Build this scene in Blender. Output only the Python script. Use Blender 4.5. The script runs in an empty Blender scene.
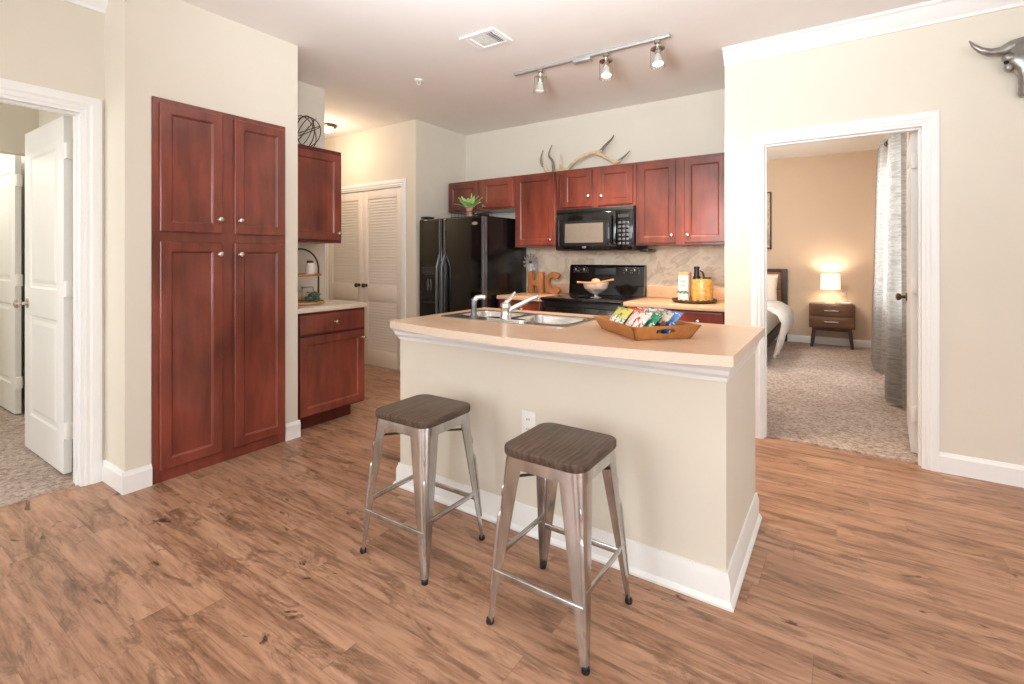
import bpy, bmesh, math, random
from mathutils import Vector, Matrix
PI = math.pi
SC = bpy.context.scene
COL = SC.collection
random.seed(7)

# ------------------------------------------------------------------ camera
YAW = math.radians(34.0)
cam_d = bpy.data.cameras.new('camera')
cam = bpy.data.objects.new('camera', cam_d)
COL.objects.link(cam)
cam_d.sensor_fit = 'HORIZONTAL'
cam_d.sensor_width = 36.0
cam_d.lens = 36.0 * 488.0 / 1024.0
cam_d.shift_y = -84.0 / 1024.0
cam_d.clip_start = 0.05
cam.location = (0, 0, 1.24)
cam.rotation_euler = (PI / 2, 0, YAW)
SC.camera = cam

# ------------------------------------------------------------------ world, light, exposure
SC.view_settings.view_transform = 'Standard'
SC.view_settings.look = 'None'
SC.view_settings.exposure = 0.10
SC.view_settings.gamma = 1.0
SC.view_settings.use_curve_mapping = False
SC.cycles.use_denoising = True
SC.cycles.max_bounces = 10
SC.cycles.diffuse_bounces = 6
SC.cycles.sample_clamp_indirect = 6.0

W = bpy.data.worlds.new('sky')
SC.world = W
W.use_nodes = True
W.node_tree.nodes['Background'].inputs[0].default_value = (0.78, 0.88, 1.0, 1)
W.node_tree.nodes['Background'].inputs[1].default_value = 1.2


def light(name, kind, loc, energy, color=(1, 1, 1), rot=(0, 0, 0), **kw):
    d = bpy.data.lights.new(name, kind)
    d.energy = energy
    d.color = color
    for k, v in kw.items():
        setattr(d, k, v)
    o = bpy.data.objects.new(name, d)
    COL.objects.link(o)
    o.location = loc
    o.rotation_euler = rot
    return o


DAY = (0.93, 0.965, 1.0)
# daylight through the windows of the living room behind the camera (area lamps in the window openings)
light('window_daylight', 'AREA', (-1.7, -3.1, 1.45), 40, DAY, (PI / 2, 0, 0), shape='RECTANGLE', size=1.7, size_y=1.9)
light('window_daylight', 'AREA', (1.3, -3.1, 1.45), 40, DAY, (PI / 2, 0, 0), shape='RECTANGLE', size=1.7, size_y=1.9)
light('patio_daylight', 'AREA', (3.1, 0.2, 1.2), 22, DAY, (PI / 2, 0, PI / 2), shape='RECTANGLE', size=1.9, size_y=2.1)
# two unseen spots added behind the camera to brighten the ceiling
light('ceiling_fill_uplight', 'SPOT', (1.7, -1.6, 1.72), 110, (0.97, 0.975, 1.0), (PI, 0, 0), spot_size=math.radians(165), spot_blend=0.6, shadow_soft_size=0.18)
light('ceiling_fill_uplight', 'SPOT', (-2.6, -1.8, 1.72), 90, (0.97, 0.975, 1.0), (PI, 0, 0), spot_size=math.radians(165), spot_blend=0.6, shadow_soft_size=0.18)
# unseen spot added to even out ceiling and kitchen, aimed up and forward
light('kitchen_fill_spot', 'SPOT', (-0.75, 0.55, 1.80), 330, (0.90, 0.955, 1.0), Vector((0, 0, -1)).rotation_difference(Vector((-0.22, 0.78, 0.62)).normalized()).to_euler(), spot_size=math.radians(130), spot_blend=1.0, shadow_soft_size=0.35)
light('hall_lamp_glow', 'POINT', (-4.7, 3.2, 2.40), 12, (1.0, 0.74, 0.53), shadow_soft_size=0.08)
light('side_room_fill_point', 'POINT', (-6.2, 0.2, 2.3), 30, (1.0, 0.97, 0.93), shadow_soft_size=0.15)  # unseen point light added to lift the far side room
light('side_room_fill_area', 'AREA', (-4.5, -1.4, 1.6), 22, (1.0, 0.985, 0.96), (PI / 2, 0, 0), shape='RECTANGLE', size=1.2, size_y=1.4)  # unseen area light added inside the windowless side room
# bedroom window behind the curtains, and an added point light without a fixture
light('bedroom_window_daylight', 'AREA', (0.485, 6.0, 1.5), 40, DAY, (PI / 2, 0, PI / 2), shape='RECTANGLE', size=1.9, size_y=1.5)
light('bedroom_fill_point', 'POINT', (-1.0, 6.0, 2.3), 62, (1.0, 0.93, 0.87), shadow_soft_size=0.2)


# ------------------------------------------------------------------ materials
def srgb(h):
    h = h.lstrip('#')
    c = [int(h[i:i + 2], 16) / 255 for i in (0, 2, 4)]
    return tuple((x / 12.92 if x <= 0.04045 else ((x + 0.055) / 1.055) ** 2.4) for x in c)


class NT:
    def __init__(s, name):
        s.m = bpy.data.materials.new(name)
        s.m.use_nodes = True
        s.t = s.m.node_tree
        s.b = s.t.nodes['Principled BSDF']

    def n(s, kind, **kw):
        nd = s.t.nodes.new(kind)
        for k, v in kw.items():
            if k.startswith('i_'):
                key = k[2:]
                key = int(key) if key.isdigit() else key.replace('_', ' ')
                nd.inputs[key].default_value = v
            else:
                setattr(nd, k, v)
        return nd

    def l(s, a, b):
        s.t.links.new(a, b)

    def math(s, op, a, b=None, c=None):
        nd = s.t.nodes.new('ShaderNodeMath')
        nd.operation = op
        for i, x in enumerate((a, b, c)):
            if x is None:
                continue
            if isinstance(x, (int, float)):
                nd.inputs[i].default_value = x
            else:
                s.l(x, nd.inputs[i])
        return nd.outputs[0]

    def ramp(s, fac, stops):
        nd = s.t.nodes.new('ShaderNodeValToRGB')
        e = nd.color_ramp.elements
        while len(e) < len(stops):
            e.new(0.5)
        for i, (p, c) in enumerate(stops):
            e[i].position = p
            e[i].color = (*c, 1)
        s.l(fac, nd.inputs[0])
        return nd.outputs[0]

    def mix(s, f, a, b, mode='MIX'):
        nd = s.t.nodes.new('ShaderNodeMix')
        nd.data_type = 'RGBA'
        nd.blend_type = mode
        for x, k in ((f, 0), (a, 6), (b, 7)):
            if isinstance(x, (int, float)):
                nd.inputs[k].default_value = x
            elif isinstance(x, tuple):
                nd.inputs[k].default_value = (*x, 1)
            else:
                s.l(x, nd.inputs[k])
        return nd.outputs[2]

    def coords(s, scale=(1, 1, 1), which='Object'):
        tc = s.n('ShaderNodeTexCoord')
        mp = s.n('ShaderNodeMapping')
        mp.inputs['Scale'].default_value = scale
        s.l(tc.outputs[which], mp.inputs[0])
        return mp.outputs[0]

    def noise(s, vec, scale=5, detail=3, rough=0.5, dist=0):
        nd = s.n('ShaderNodeTexNoise')
        nd.inputs['Scale'].default_value = scale
        nd.inputs['Detail'].default_value = detail
        nd.inputs['Roughness'].default_value = rough
        nd.inputs['Distortion'].default_value = dist
        s.l(vec, nd.inputs['Vector'])
        return nd.outputs[0]

    def bump(s, h, strength=0.2, dist=0.01):
        nd = s.n('ShaderNodeBump')
        nd.inputs['Strength'].default_value = strength
        nd.inputs['Distance'].default_value = dist
        s.l(h, nd.inputs['Height'])
        s.l(nd.outputs[0], s.b.inputs['Normal'])

    def set(s, rough=None, metal=None, coat=None, spec=None, color=None, trans=None, ior=None, emis=None, estr=None, alpha=None):
        I = s.b.inputs
        if rough is not None: I['Roughness'].default_value = rough
        if metal is not None: I['Metallic'].default_value = metal
        if coat is not None:
            I['Coat Weight'].default_value = coat
            I['Coat Roughness'].default_value = 0.12
        if spec is not None: I['Specular IOR Level'].default_value = spec
        if color is not None:
            if isinstance(color, tuple):
                I['Base Color'].default_value = (*color, 1)
            else:
                s.l(color, I['Base Color'])
        if trans is not None: I['Transmission Weight'].default_value = trans
        if ior is not None: I['IOR'].default_value = ior
        if emis is not None:
            I['Emission Color'].default_value = (*emis, 1)
            I['Emission Strength'].default_value = estr
        if alpha is not None: I['Alpha'].default_value = alpha
        return s.m


def simple(name, h, rough=0.5, metal=0.0, var=0.08, scale=30, bump=0.0, coat=None, spec=None):
    """one colour with a slight procedural variation"""
    k = NT(name)
    c = srgb(h)
    f = k.noise(k.coords(), scale, 3)
    col = k.ramp(f, [(0.3, tuple(x * (1 - var) for x in c)), (0.7, tuple(min(1, x * (1 + var)) for x in c))])
    if bump:
        k.bump(f, bump, 0.002)
    return k.set(rough=rough, metal=metal, color=col, coat=coat, spec=spec)


def wood(name, dark, light_, stretch=(14, 14, 1.2), rough=0.4, coat=None, bl=0.5, fine=6.0):
    k = NT(name)
    f1 = k.noise(k.coords(stretch), 2.0, 6, 0.6, 0.4)
    f2 = k.noise(k.coords((2.2, 2.2, 1.3)), 1.6, 3, 0.5, 0.3)
    c1 = k.ramp(f1, [(0.28, srgb(dark)), (0.72, srgb(light_))])
    c2 = k.ramp(f2, [(0.3, srgb(dark)), (0.7, srgb(light_))])
    k.bump(f1, 0.05, 0.001)
    return k.set(rough=rough, color=k.mix(bl, c1, c2), coat=coat)


M = {}
M['wall'] = simple('wall_paint', '#ddd8cb', 0.85, var=0.012, scale=4, bump=0.03)
M['bedwall'] = simple('bedroom_paint', '#cdb8a1', 0.85, var=0.012, scale=4, bump=0.03)
M['ceil'] = simple('ceiling_paint', '#eeece9', 0.9, var=0.01, scale=6, bump=0.03)
M['white'] = simple('white_trim_paint', '#eef0f0', 0.35, var=0.01, scale=8)
M['door'] = simple('white_door_paint', '#ecedec', 0.38, var=0.012, scale=8)
M['louver'] = simple('louver_paint', '#efe9e2', 0.45, var=0.012, scale=8)
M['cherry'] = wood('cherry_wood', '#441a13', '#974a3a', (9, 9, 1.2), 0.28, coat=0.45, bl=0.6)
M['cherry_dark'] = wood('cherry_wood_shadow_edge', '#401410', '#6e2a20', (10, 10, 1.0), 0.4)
M['nickel'] = simple('brushed_nickel', '#c9c3b9', 0.25, 1.0, 0.05, 60)
M['bronze'] = simple('dark_bronze', '#5b4a3a', 0.3, 1.0, 0.1, 40)
M['chrome'] = simple('chrome', '#dfe2e4', 0.1, 1.0, 0.02, 30)
M['steel'] = simple('stainless_steel', '#c8c6c2', 0.24, 1.0, 0.06, 50)
M['counter'] = None
M['black'] = simple('black_gloss', '#0b0b0c', 0.08, 0, 0.05, 20, coat=0.4)
M['blackmat'] = simple('black_plastic', '#161617', 0.35, 0, 0.05, 30)
M['blacktex'] = simple('black_textured', '#101011', 0.22, 0, 0.1, 160, bump=0.08)
M['darkgrey'] = simple('dark_grey_plastic', '#3b3d42', 0.25, 0.2, 0.05, 30)
M['greytrim'] = simple('grey_trim', '#70757d', 0.18, 0.7, 0.05, 30)
M['rubber'] = simple('black_rubber', '#1b1a19', 0.7)
M['plastic'] = simple('white_plastic', '#efefec', 0.4, var=0.01)
M['gal'] = simple('galvanized_metal', '#b2b2b0', 0.45, 0.45, 0.1, 40)
M['rust'] = wood('rusty_wood', '#7b4a2a', '#b97d4c', (3, 3, 3), 0.6)
M['traywood'] = wood('acacia_wood', '#9c5f30', '#c98d52', (2, 16, 16), 0.45)
M['spoon'] = wood('pale_wood', '#b87c45', '#dcaa70', (8, 8, 2), 0.5)
M['bread'] = simple('toasted_tan', '#d9ab86', 0.7, var=0.3, scale=25, bump=0.2)
M['antler'] = simple('antler_bone', '#cfb995', 0.55, var=0.22, scale=18, bump=0.1)
M['antler_tip'] = simple('grey_antler', '#7d746b', 0.55, var=0.25, scale=18, bump=0.1)
M['pewter'] = simple('pewter_cast', '#9a9894', 0.36, 0.8, 0.35, 14, bump=0.3)
M['wire'] = simple('dark_iron', '#4a443c', 0.5, 0.5, 0.15, 40)
M['leaf'] = simple('green_leaf', '#b4d68c', 0.45, var=0.22, scale=20)
M['sage'] = simple('sage_leaf', '#55776a', 0.5, var=0.35, scale=40)
M['terracotta'] = simple('clay_pot', '#c58f72', 0.7, var=0.1)
M['linen'] = simple('white_linen', '#ece8e2', 0.85, var=0.03, scale=60, bump=0.2)
M['pillow'] = simple('cream_fabric', '#e9e1d4', 0.9, var=0.06, scale=80, bump=0.3)
M['iron_dark'] = simple('dark_stained_wood', '#3a2a22', 0.45, var=0.15, scale=20)
M['walnut'] = wood('walnut_veneer', '#4a3020', '#80583c', (2.0, 14, 14), 0.4)
M['headwood'] = wood('reclaimed_wood', '#6e4526', '#bd8654', (1.5, 12, 12), 0.5)
M['seatwood'] = None
M['amber'] = simple('amber_pasta', '#cf9f55', 0.25, var=0.3, scale=45, coat=0.5)
M['label'] = simple('white_label', '#f2efe9', 0.6, var=0.02)
M['ink'] = simple('grey_print', '#8b8580', 0.6)
M['rattan'] = simple('dark_woven_rattan', '#4a3826', 0.6, var=0.4, scale=90, bump=0.3)
M['lightwood'] = wood('bamboo_lid', '#cda26b', '#e2bf8c', (3, 3, 3), 0.5)
M['dark'] = simple('dark_inside', '#141210', 0.8)
M['pic'] = None
M['creamdec'] = simple('cream_ceramic', '#e8e2da', 0.3, var=0.02)

# galvanised stool metal
k = NT('raw_stool_steel')
f = k.noise(k.coords((3, 3, 1.0)), 6, 4, 0.6)
M['stoolmetal'] = k.set(rough=0.24, metal=0.96, color=k.ramp(f, [(0.3, srgb('#a3a2a1')), (0.7, srgb('#d6d5d4'))]))

# dark elm seat
k = NT('dark_elm_seat')
w = k.n('ShaderNodeTexWave', wave_type='BANDS', bands_direction='X')
w.inputs['Scale'].default_value = 16
w.inputs['Distortion'].default_value = 9
w.inputs['Detail'].default_value = 3
w.inputs['Detail Scale'].default_value = 1.2
k.l(k.coords((1, 0.35, 1)), w.inputs['Vector'])
c1 = k.ramp(w.outputs[1], [(0.12, srgb('#2b221c')), (0.4, srgb('#5a493d')), (0.95, srgb('#6a574a'))])
f = k.noise(k.coords((16, 1.6, 6)), 3, 6, 0.65, 0.3)
M['seatwood'] = k.set(rough=0.45, spec=0.3, color=k.mix(0.68, c1, k.ramp(f, [(0.3, srgb('#372c25')), (0.75, srgb('#705c4d'))])))

# speckled laminate
k = NT('beige_laminate')
f = k.noise(k.coords(), 260, 2)
f2 = k.noise(k.coords(), 14, 4)
c = k.mix(0.5, k.ramp(f, [(0.35, srgb('#bd9878')), (0.65, srgb('#d9bb9e'))]), k.ramp(f2, [(0.3, srgb('#cba88a')), (0.7, srgb('#d8b799'))]))
M['counter'] = k.set(rough=0.28, color=c, spec=0.4)
k = NT('beige_laminate_edge')
f = k.noise(k.coords(), 200, 2)
M['counter_edge'] = k.set(rough=0.4, color=k.ramp(f, [(0.3, srgb('#dcc9b6')), (0.7, srgb('#e6d6c6'))]))
k = NT('pale_laminate')
f = k.noise(k.coords(), 220, 2)
M['counter_pale'] = k.set(rough=0.3, color=k.ramp(f, [(0.3, srgb('#cdbfae')), (0.7, srgb('#ddd0c0'))]))

# marbled backsplash sheet
k = NT('marbled_backsplash')
f = k.noise(k.coords((1, 1, 1.3)), 3.2, 7, 0.6, 1.4)
f2 = k.noise(k.coords((1, 1, 1)), 9, 6, 0.65, 2.0)
c = k.mix(0.4, k.ramp(f, [(0.35, srgb('#d6bfa2')), (0.5, srgb('#eee3d3')), (0.58, srgb('#c6b196')), (0.68, srgb('#e8dac8'))]), k.ramp(f2, [(0.35, srgb('#e0cdb5')), (0.6, srgb('#d6c3aa'))]))
M['splash'] = k.set(rough=0.35, color=c)

# wood plank floor, planks along X
k = NT('rustic_plank_floor')
tc = k.n('ShaderNodeTexCoord')
sx = k.n('ShaderNodeSeparateXYZ')
k.l(tc.outputs['Object'], sx.inputs[0])
X_, Y_ = sx.outputs[0], sx.outputs[1]
rowf = k.math('DIVIDE', Y_, 0.128)
row = k.math('FLOOR', rowf)
wn = k.n('ShaderNodeTexWhiteNoise', noise_dimensions='1D')
k.l(row, wn.inputs['W'])
xs = k.math('DIVIDE', k.math('ADD', X_, k.math('MULTIPLY', wn.outputs[0], 7.0)), 0.92)
colm = k.math('FLOOR', xs)
cid = k.n('ShaderNodeCombineXYZ')
k.l(row, cid.inputs[0]); k.l(colm, cid.inputs[1])
wn2 = k.n('ShaderNodeTexWhiteNoise', noise_dimensions='3D')
k.l(cid.outputs[0], wn2.inputs['Vector'])
pid = wn2.outputs[0]


def gv(ax, ay, off):
    v = k.n('ShaderNodeCombineXYZ')
    k.l(k.math('ADD', k.math('MULTIPLY', X_, ax), k.math('MULTIPLY', pid, off)), v.inputs[0])
    k.l(k.math('MULTIPLY', Y_, ay), v.inputs[1])
    k.l(k.math('MULTIPLY', pid, off * 0.37), v.inputs[2])
    return v.outputs[0]


g1 = k.noise(gv(2.8, 32, 41.0), 1.0, 8, 0.72, 0.4)
g2 = k.noise(gv(3.2, 13, 23.0), 1.0, 8, 0.72, 0.8)
g3 = k.noise(gv(7.0, 17, 57.0), 1.0, 3, 0.55, 0.8)
g4 = k.noise(gv(0.9, 3.2, 13.0), 1.0, 3, 0.5, 0.6)
g5 = k.noise(gv(3.2, 85, 71.0), 1.0, 4, 0.6, 0.2)
base = k.ramp(g1, [(0.34, srgb('#5c3f2d')), (0.45, srgb('#9c7258')), (0.57, srgb('#ba9075')), (0.74, srgb('#cca68b'))])
tone = k.ramp(pid, [(0.0, srgb('#946c53')), (0.5, srgb('#ac8267')), (1.0, srgb('#c19a7e'))])
c = k.mix(0.26, base, tone)
c = k.mix(0.22, c, k.ramp(g4, [(0.35, srgb('#745039')), (0.65, srgb('#cda68a'))]))
streak = k.ramp(g2, [(0.50, (0, 0, 0)), (0.62, (1, 1, 1))])
c = k.mix(k.math('MULTIPLY', streak, 0.58), c, srgb('#4f3524'))
fine = k.ramp(g5, [(0.56, (0, 0, 0)), (0.68, (1, 1, 1))])
c = k.mix(k.math('MULTIPLY', fine, 0.3), c, srgb('#4a3121'))
knot = k.ramp(g3, [(0.66, (0, 0, 0)), (0.73, (1, 1, 1))])
c = k.mix(k.math('MULTIPLY', knot, 0.85), c, srgb('#33221a'))
fy = k.math('FRACT', rowf)
fx = k.math('FRACT', xs)
seam = k.math('MAXIMUM', k.math('LESS_THAN', fy, 0.016), k.math('LESS_THAN', fx, 0.003))
c = k.mix(k.math('MULTIPLY', seam, 0.3), c, srgb('#5d4433'))
k.bump(g1, 0.05, 0.002)
M['floor'] = k.set(rough=0.36, color=c, spec=0.35)

# carpet
k = NT('speckled_carpet')
f = k.noise(k.coords(), 42, 4, 0.7)
f2 = k.noise(k.coords(), 3.0, 3)
f3 = k.noise(k.coords(), 150, 2, 0.7)
c = k.ramp(f, [(0.32, srgb('#86695a')), (0.46, srgb('#cbb6a8')), (0.66, srgb('#f8efe8'))])
c = k.mix(0.35, c, k.ramp(f2, [(0.35, srgb('#a98f7b')), (0.65, srgb('#cfbdae'))]))
k.bump(k.math('ADD', f, f3), 0.9, 0.02)
M['carpet'] = k.set(rough=1.0, color=c, spec=0.05)

# curtain: pale grey slubbed cloth, lets some daylight through
k = NT('slub_curtain')
f = k.noise(k.coords((6, 6, 40)), 2.0, 5, 0.6, 0.6)
c = k.ramp(f, [(0.3, srgb('#aaa6a1')), (0.6, srgb('#d3d0cb'))])
tr = k.n('ShaderNodeBsdfTranslucent')
k.l(c, tr.inputs[0])
mx = k.n('ShaderNodeMixShader')
mx.inputs[0].default_value = 0.35
out = k.t.nodes['Material Output']
k.set(rough=0.9, color=c)
k.l(k.b.outputs[0], mx.inputs[1]); k.l(tr.outputs[0], mx.inputs[2]); k.l(mx.outputs[0], out.inputs[0])
M['curtain'] = k.m

# glass
k = NT('clear_glass')
M['glass'] = k.set(rough=0.03, color=(0.97, 0.98, 0.98), trans=1.0, ior=1.2)
k = NT('cut_glass')
M['cutglass'] = k.set(rough=0.12, color=(0.9, 0.88, 0.86), trans=0.72, ior=1.3)
k = NT('thin_window_glass')
M['pane'] = k.set(rough=0.05, color=(0.9, 0.95, 1.0), emis=(0.9, 0.95, 1.0), estr=1.2)
k = NT('lamp_bulb')
M['bulb'] = k.set(rough=0.4, color=(1, 0.95, 0.85), emis=(1.0, 0.88, 0.68), estr=14.0)
k = NT('dim_bulb')
M['bulb_off'] = k.set(rough=0.3, color=(0.9, 0.88, 0.84), emis=(1.0, 0.9, 0.75), estr=0.5)
k = NT('lit_lamp_shade')
M['shade'] = k.set(rough=0.9, color=(0.95, 0.9, 0.8), emis=(1.0, 0.90, 0.74), estr=0.75)
k = NT('flush_glass')
M['flushglass'] = k.set(rough=0.4, color=(1, 0.9, 0.75), emis=(1.0, 0.75, 0.5), estr=3.0)
k = NT('microwave_screen')
f = k.noise(k.coords((1, 1, 1)), 300, 1)
M['mwscreen'] = k.set(rough=0.10, color=k.ramp(f, [(0.4, srgb('#716b63')), (0.6, srgb('#7a746c'))]), coat=1.0)

# framed picture print
k = NT('abstract_brown_print')
f = k.noise(k.coords((2, 2, 1)), 4, 5, 0.6, 1.5)
M['pic'] = k.set(rough=0.5, color=k.ramp(f, [(0.3, srgb('#7a5a3c')), (0.5, srgb('#cbb99b')), (0.65, srgb('#8c8379')), (0.8, srgb('#e3dccd'))]))


def bagmat(name, base, second, third, split=0.5):
    k = NT(name)
    tc = k.n('ShaderNodeTexCoord')
    sp = k.n('ShaderNodeSeparateXYZ')
    k.l(tc.outputs['Generated'], sp.inputs[0])
    nz = k.noise(tc.outputs['Generated'], 5.0, 1)
    h = k.math('ADD', sp.outputs[2], k.math('MULTIPLY', k.math('SUBTRACT', nz, 0.5), 0.5))
    c = k.mix(k.math('GREATER_THAN', h, split), srgb(base), srgb(second))
    n2 = k.noise(tc.outputs['Generated'], 3.6, 2, 0.6, 1.0)
    c = k.mix(k.math('GREATER_THAN', n2, 0.58), c, srgb(third))
    n3 = k.noise(tc.outputs['Generated'], 9.0, 2, 0.6, 0.5)
    c = k.mix(k.math('GREATER_THAN', n3, 0.63), c, srgb('#8d8f93'))
    return k.set(rough=0.25, color=c, coat=0.3)


# ------------------------------------------------------------------ mesh helpers
ORI = {}


class MB:
    def __init__(s):
        s.bm = bmesh.new()
        s.mats = []
        s.cur = 0

    def _merge(s, b):
        for f_ in b.faces:
            f_.material_index = s.cur
        me = bpy.data.meshes.new('tmp')
        b.to_mesh(me)
        b.free()
        s.bm.from_mesh(me)
        bpy.data.meshes.remove(me)

    def box(s, x0, x1, y0, y1, z0, z1, bev=0.0, seg=2, xf=None):
        b = bmesh.new()
        bmesh.ops.create_cube(b, size=1)
        bmesh.ops.scale(b, vec=(abs(x1 - x0), abs(y1 - y0), abs(z1 - z0)), verts=b.verts)
        bmesh.ops.translate(b, vec=((x0 + x1) / 2, (y0 + y1) / 2, (z0 + z1) / 2), verts=b.verts)
        if bev:
            bmesh.ops.bevel(b, geom=b.edges[:], offset=bev, segments=seg, affect='EDGES', profile=0.5)
        if xf is not None:
            bmesh.ops.transform(b, matrix=xf, verts=b.verts)
        s._merge(b)
        return s

    def tube(s, pts, r, seg=8, closed=False, cap=True):
        pts = [Vector(p) for p in pts]
        n = len(pts)
        rs = r if isinstance(r, (list, tuple)) else [r] * n
        b = bmesh.new()
        rings = []
        up = None
        for i, p in enumerate(pts):
            if closed:
                d = pts[(i + 1) % n] - pts[i - 1]
            else:
                d = pts[min(i + 1, n - 1)] - pts[max(i - 1, 0)]
            if d.length < 1e-9:
                d = Vector((0, 0, 1))
            d.normalize()
            if up is None:
                up = d.orthogonal().normalized()
            else:
                up = up - d * up.dot(d)
                up = up.normalized() if up.length > 1e-6 else d.orthogonal().normalized()
            v2 = d.cross(up)
            rings.append([b.verts.new(p + (up * math.cos(2 * PI * j / seg) + v2 * math.sin(2 * PI * j / seg)) * rs[i]) for j in range(seg)])
        m = n if closed else n - 1
        for i in range(m):
            A, B = rings[i], rings[(i + 1) % n]
            for j in range(seg):
                b.faces.new((A[j], A[(j + 1) % seg], B[(j + 1) % seg], B[j]))
        if cap and not closed:
            b.faces.new(rings[0][::-1])
            b.faces.new(rings[-1])
        s._merge(b)
        return s

    def cyl(s, p0, p1, r0, r1=None, seg=20):
        return s.tube([p0, p1], [r0, r0 if r1 is None else r1], seg)

    def lathe(s, prof, c=(0, 0, 0), seg=28, axis=(0, 0, 1)):
        """prof: (radius, height) pairs along the axis"""
        b = bmesh.new()
        rings = []
        for r, h in prof:
            if r < 1e-6:
                rings.append([b.verts.new((0, 0, h))])
            else:
                rings.append([b.verts.new((r * math.cos(2 * PI * j / seg), r * math.sin(2 * PI * j / seg), h)) for j in range(seg)])
        for A, B in zip(rings, rings[1:]):
            if len(A) == 1 and len(B) == 1:
                continue
            for j in range(seg):
                j2 = (j + 1) % seg
                if len(A) == 1:
                    b.faces.new((A[0], B[j2], B[j]))
                elif len(B) == 1:
                    b.faces.new((A[j], A[j2], B[0]))
                else:
                    b.faces.new((A[j], A[j2], B[j2], B[j]))
        q = Vector((0, 0, 1)).rotation_difference(Vector(axis))
        bmesh.ops.transform(b, matrix=Matrix.Translation(c) @ q.to_matrix().to_4x4(), verts=b.verts)
        bmesh.ops.recalc_face_normals(b, faces=b.faces[:])
        s._merge(b)
        return s

    def prism(s, poly, t, O=(0, 0, 0), u=(1, 0, 0), v=(0, 1, 0), bev=0.0):
        """2D outline in the u,v plane extruded by t along u x v"""
        O, u, v = Vector(O), Vector(u), Vector(v)
        n = u.cross(v).normalized()
        b = bmesh.new()
        A = [b.verts.new(O + u * x + v * y) for x, y in poly]
        B = [b.verts.new(O + u * x + v * y + n * t) for x, y in poly]
        f0 = b.faces.new(A[::-1])
        f1 = b.faces.new(B)
        k_ = len(poly)
        for i in range(k_):
            b.faces.new((A[i], A[(i + 1) % k_], B[(i + 1) % k_], B[i]))
        if bev:
            es = [e for e in b.edges if (e.verts[0] in B and e.verts[1] in B) or (e.verts[0] in A and e.verts[1] in A)]
            bmesh.ops.bevel(b, geom=es, offset=bev, segments=2, affect='EDGES', profile=0.5)
        bmesh.ops.triangulate(b, faces=[f_ for f_ in b.faces if len(f_.verts) > 4])
        bmesh.ops.recalc_face_normals(b, faces=b.faces[:])
        s._merge(b)
        return s

    def rings(s, O, u, v, n, w, h, prof, back=True):
        """nested rectangles: prof = (inset, height along n); last one is filled"""
        O, u, v, n = Vector(O), Vector(u), Vector(v), Vector(n)
        b = bmesh.new()
        R = []
        for ins, ht in prof:
            R.append([b.verts.new(O + u * a + v * c + n * ht) for a, c in ((ins, ins), (w - ins, ins), (w - ins, h - ins), (ins, h - ins))])
        for A, B in zip(R, R[1:]):
            for j in range(4):
                b.faces.new((A[j], A[(j + 1) % 4], B[(j + 1) % 4], B[j]))
        b.faces.new(R[-1])
        if back:
            b.faces.new(R[0][::-1])
            bmesh.ops.recalc_face_normals(b, faces=b.faces[:])
        s._merge(b)
        return s

    def loft(s, sections, cap=True, closed_ring=True):
        b = bmesh.new()
        R = [[b.verts.new(p) for p in sec] for sec in sections]
        k_ = len(R[0])
        for A, B in zip(R, R[1:]):
            for j in range(k_ if closed_ring else k_ - 1):
                b.faces.new((A[j], A[(j + 1) % k_], B[(j + 1) % k_], B[j]))
        if cap and closed_ring:
            b.faces.new(R[0][::-1])
            b.faces.new(R[-1])
        bmesh.ops.recalc_face_normals(b, faces=b.faces[:])
        s._merge(b)
        return s

    def ball(s, c, r, scale=(1, 1, 1), sub=3):
        b = bmesh.new()
        bmesh.ops.create_icosphere(b, subdivisions=sub, radius=r)
        bmesh.ops.scale(b, vec=scale, verts=b.verts)
        bmesh.ops.translate(b, vec=c, verts=b.verts)
        s._merge(b)
        return s

    def build(s, name, m, parent=None, smooth=True, local=False, angle=32):
        mats = m if isinstance(m, list) else [m]
        if parent is not None and not local:
            o_ = ORI.get(parent.name, Vector((0, 0, 0)))
            bmesh.ops.translate(s.bm, vec=-o_, verts=s.bm.verts)
        me = bpy.data.meshes.new(name)
        s.bm.to_mesh(me)
        s.bm.free()
        for x in mats:
            me.materials.append(x)
        if smooth:
            for p in me.polygons:
                p.use_smooth = True
            me.set_sharp_from_angle(angle=math.radians(angle))
        o = bpy.data.objects.new(name, me)
        COL.objects.link(o)
        if parent is not None:
            o.parent = parent
            ORI[o.name] = ORI.get(parent.name, Vector((0, 0, 0)))
        return o


def tag(o, label, cat, group=None):
    o['label'] = label
    o['category'] = cat
    if group:
        o['group'] = group
    return o


def thing(name, label, cat, loc, rotz=0.0, group=None):
    o = bpy.data.objects.new(name, None)
    COL.objects.link(o)
    o.empty_display_size = 0.05
    o.location = loc
    o.rotation_euler = (0, 0, rotz)
    ORI[o.name] = Vector(loc)
    return tag(o, label, cat, group)


def single(mb, name, m, loc, label, cat, group=None, **kw):
    """a thing that is one mesh; its origin goes to loc"""
    bmesh.ops.translate(mb.bm, vec=-Vector(loc), verts=mb.bm.verts)
    o = mb.build(name, m, None, **kw)
    o.location = loc
    ORI[o.name] = Vector(loc)
    return tag(o, label, cat, group)


def struct(mb, name, m, parent=None, **kw):
    o = mb.build(name, m, parent, **kw)
    if parent is None:
        o['kind'] = 'structure'
    return o


def copy_thing(root, loc, rotz, label):
    r = root.copy()
    COL.objects.link(r)
    r.location = loc
    r.rotation_euler = (0, 0, rotz)
    r['label'] = label
    for ch in list(root.children):
        c_ = ch.copy()
        COL.objects.link(c_)
        c_.parent = r
        for g in list(ch.children):
            d_ = g.copy()
            COL.objects.link(d_)
            d_.parent = c_
    return r


def arc(cx, cy, r, a0, a1, n):
    return [(cx + r * math.cos(math.radians(a0 + (a1 - a0) * i / n)), cy + r * math.sin(math.radians(a0 + (a1 - a0) * i / n))) for i in range(n + 1)]


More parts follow.
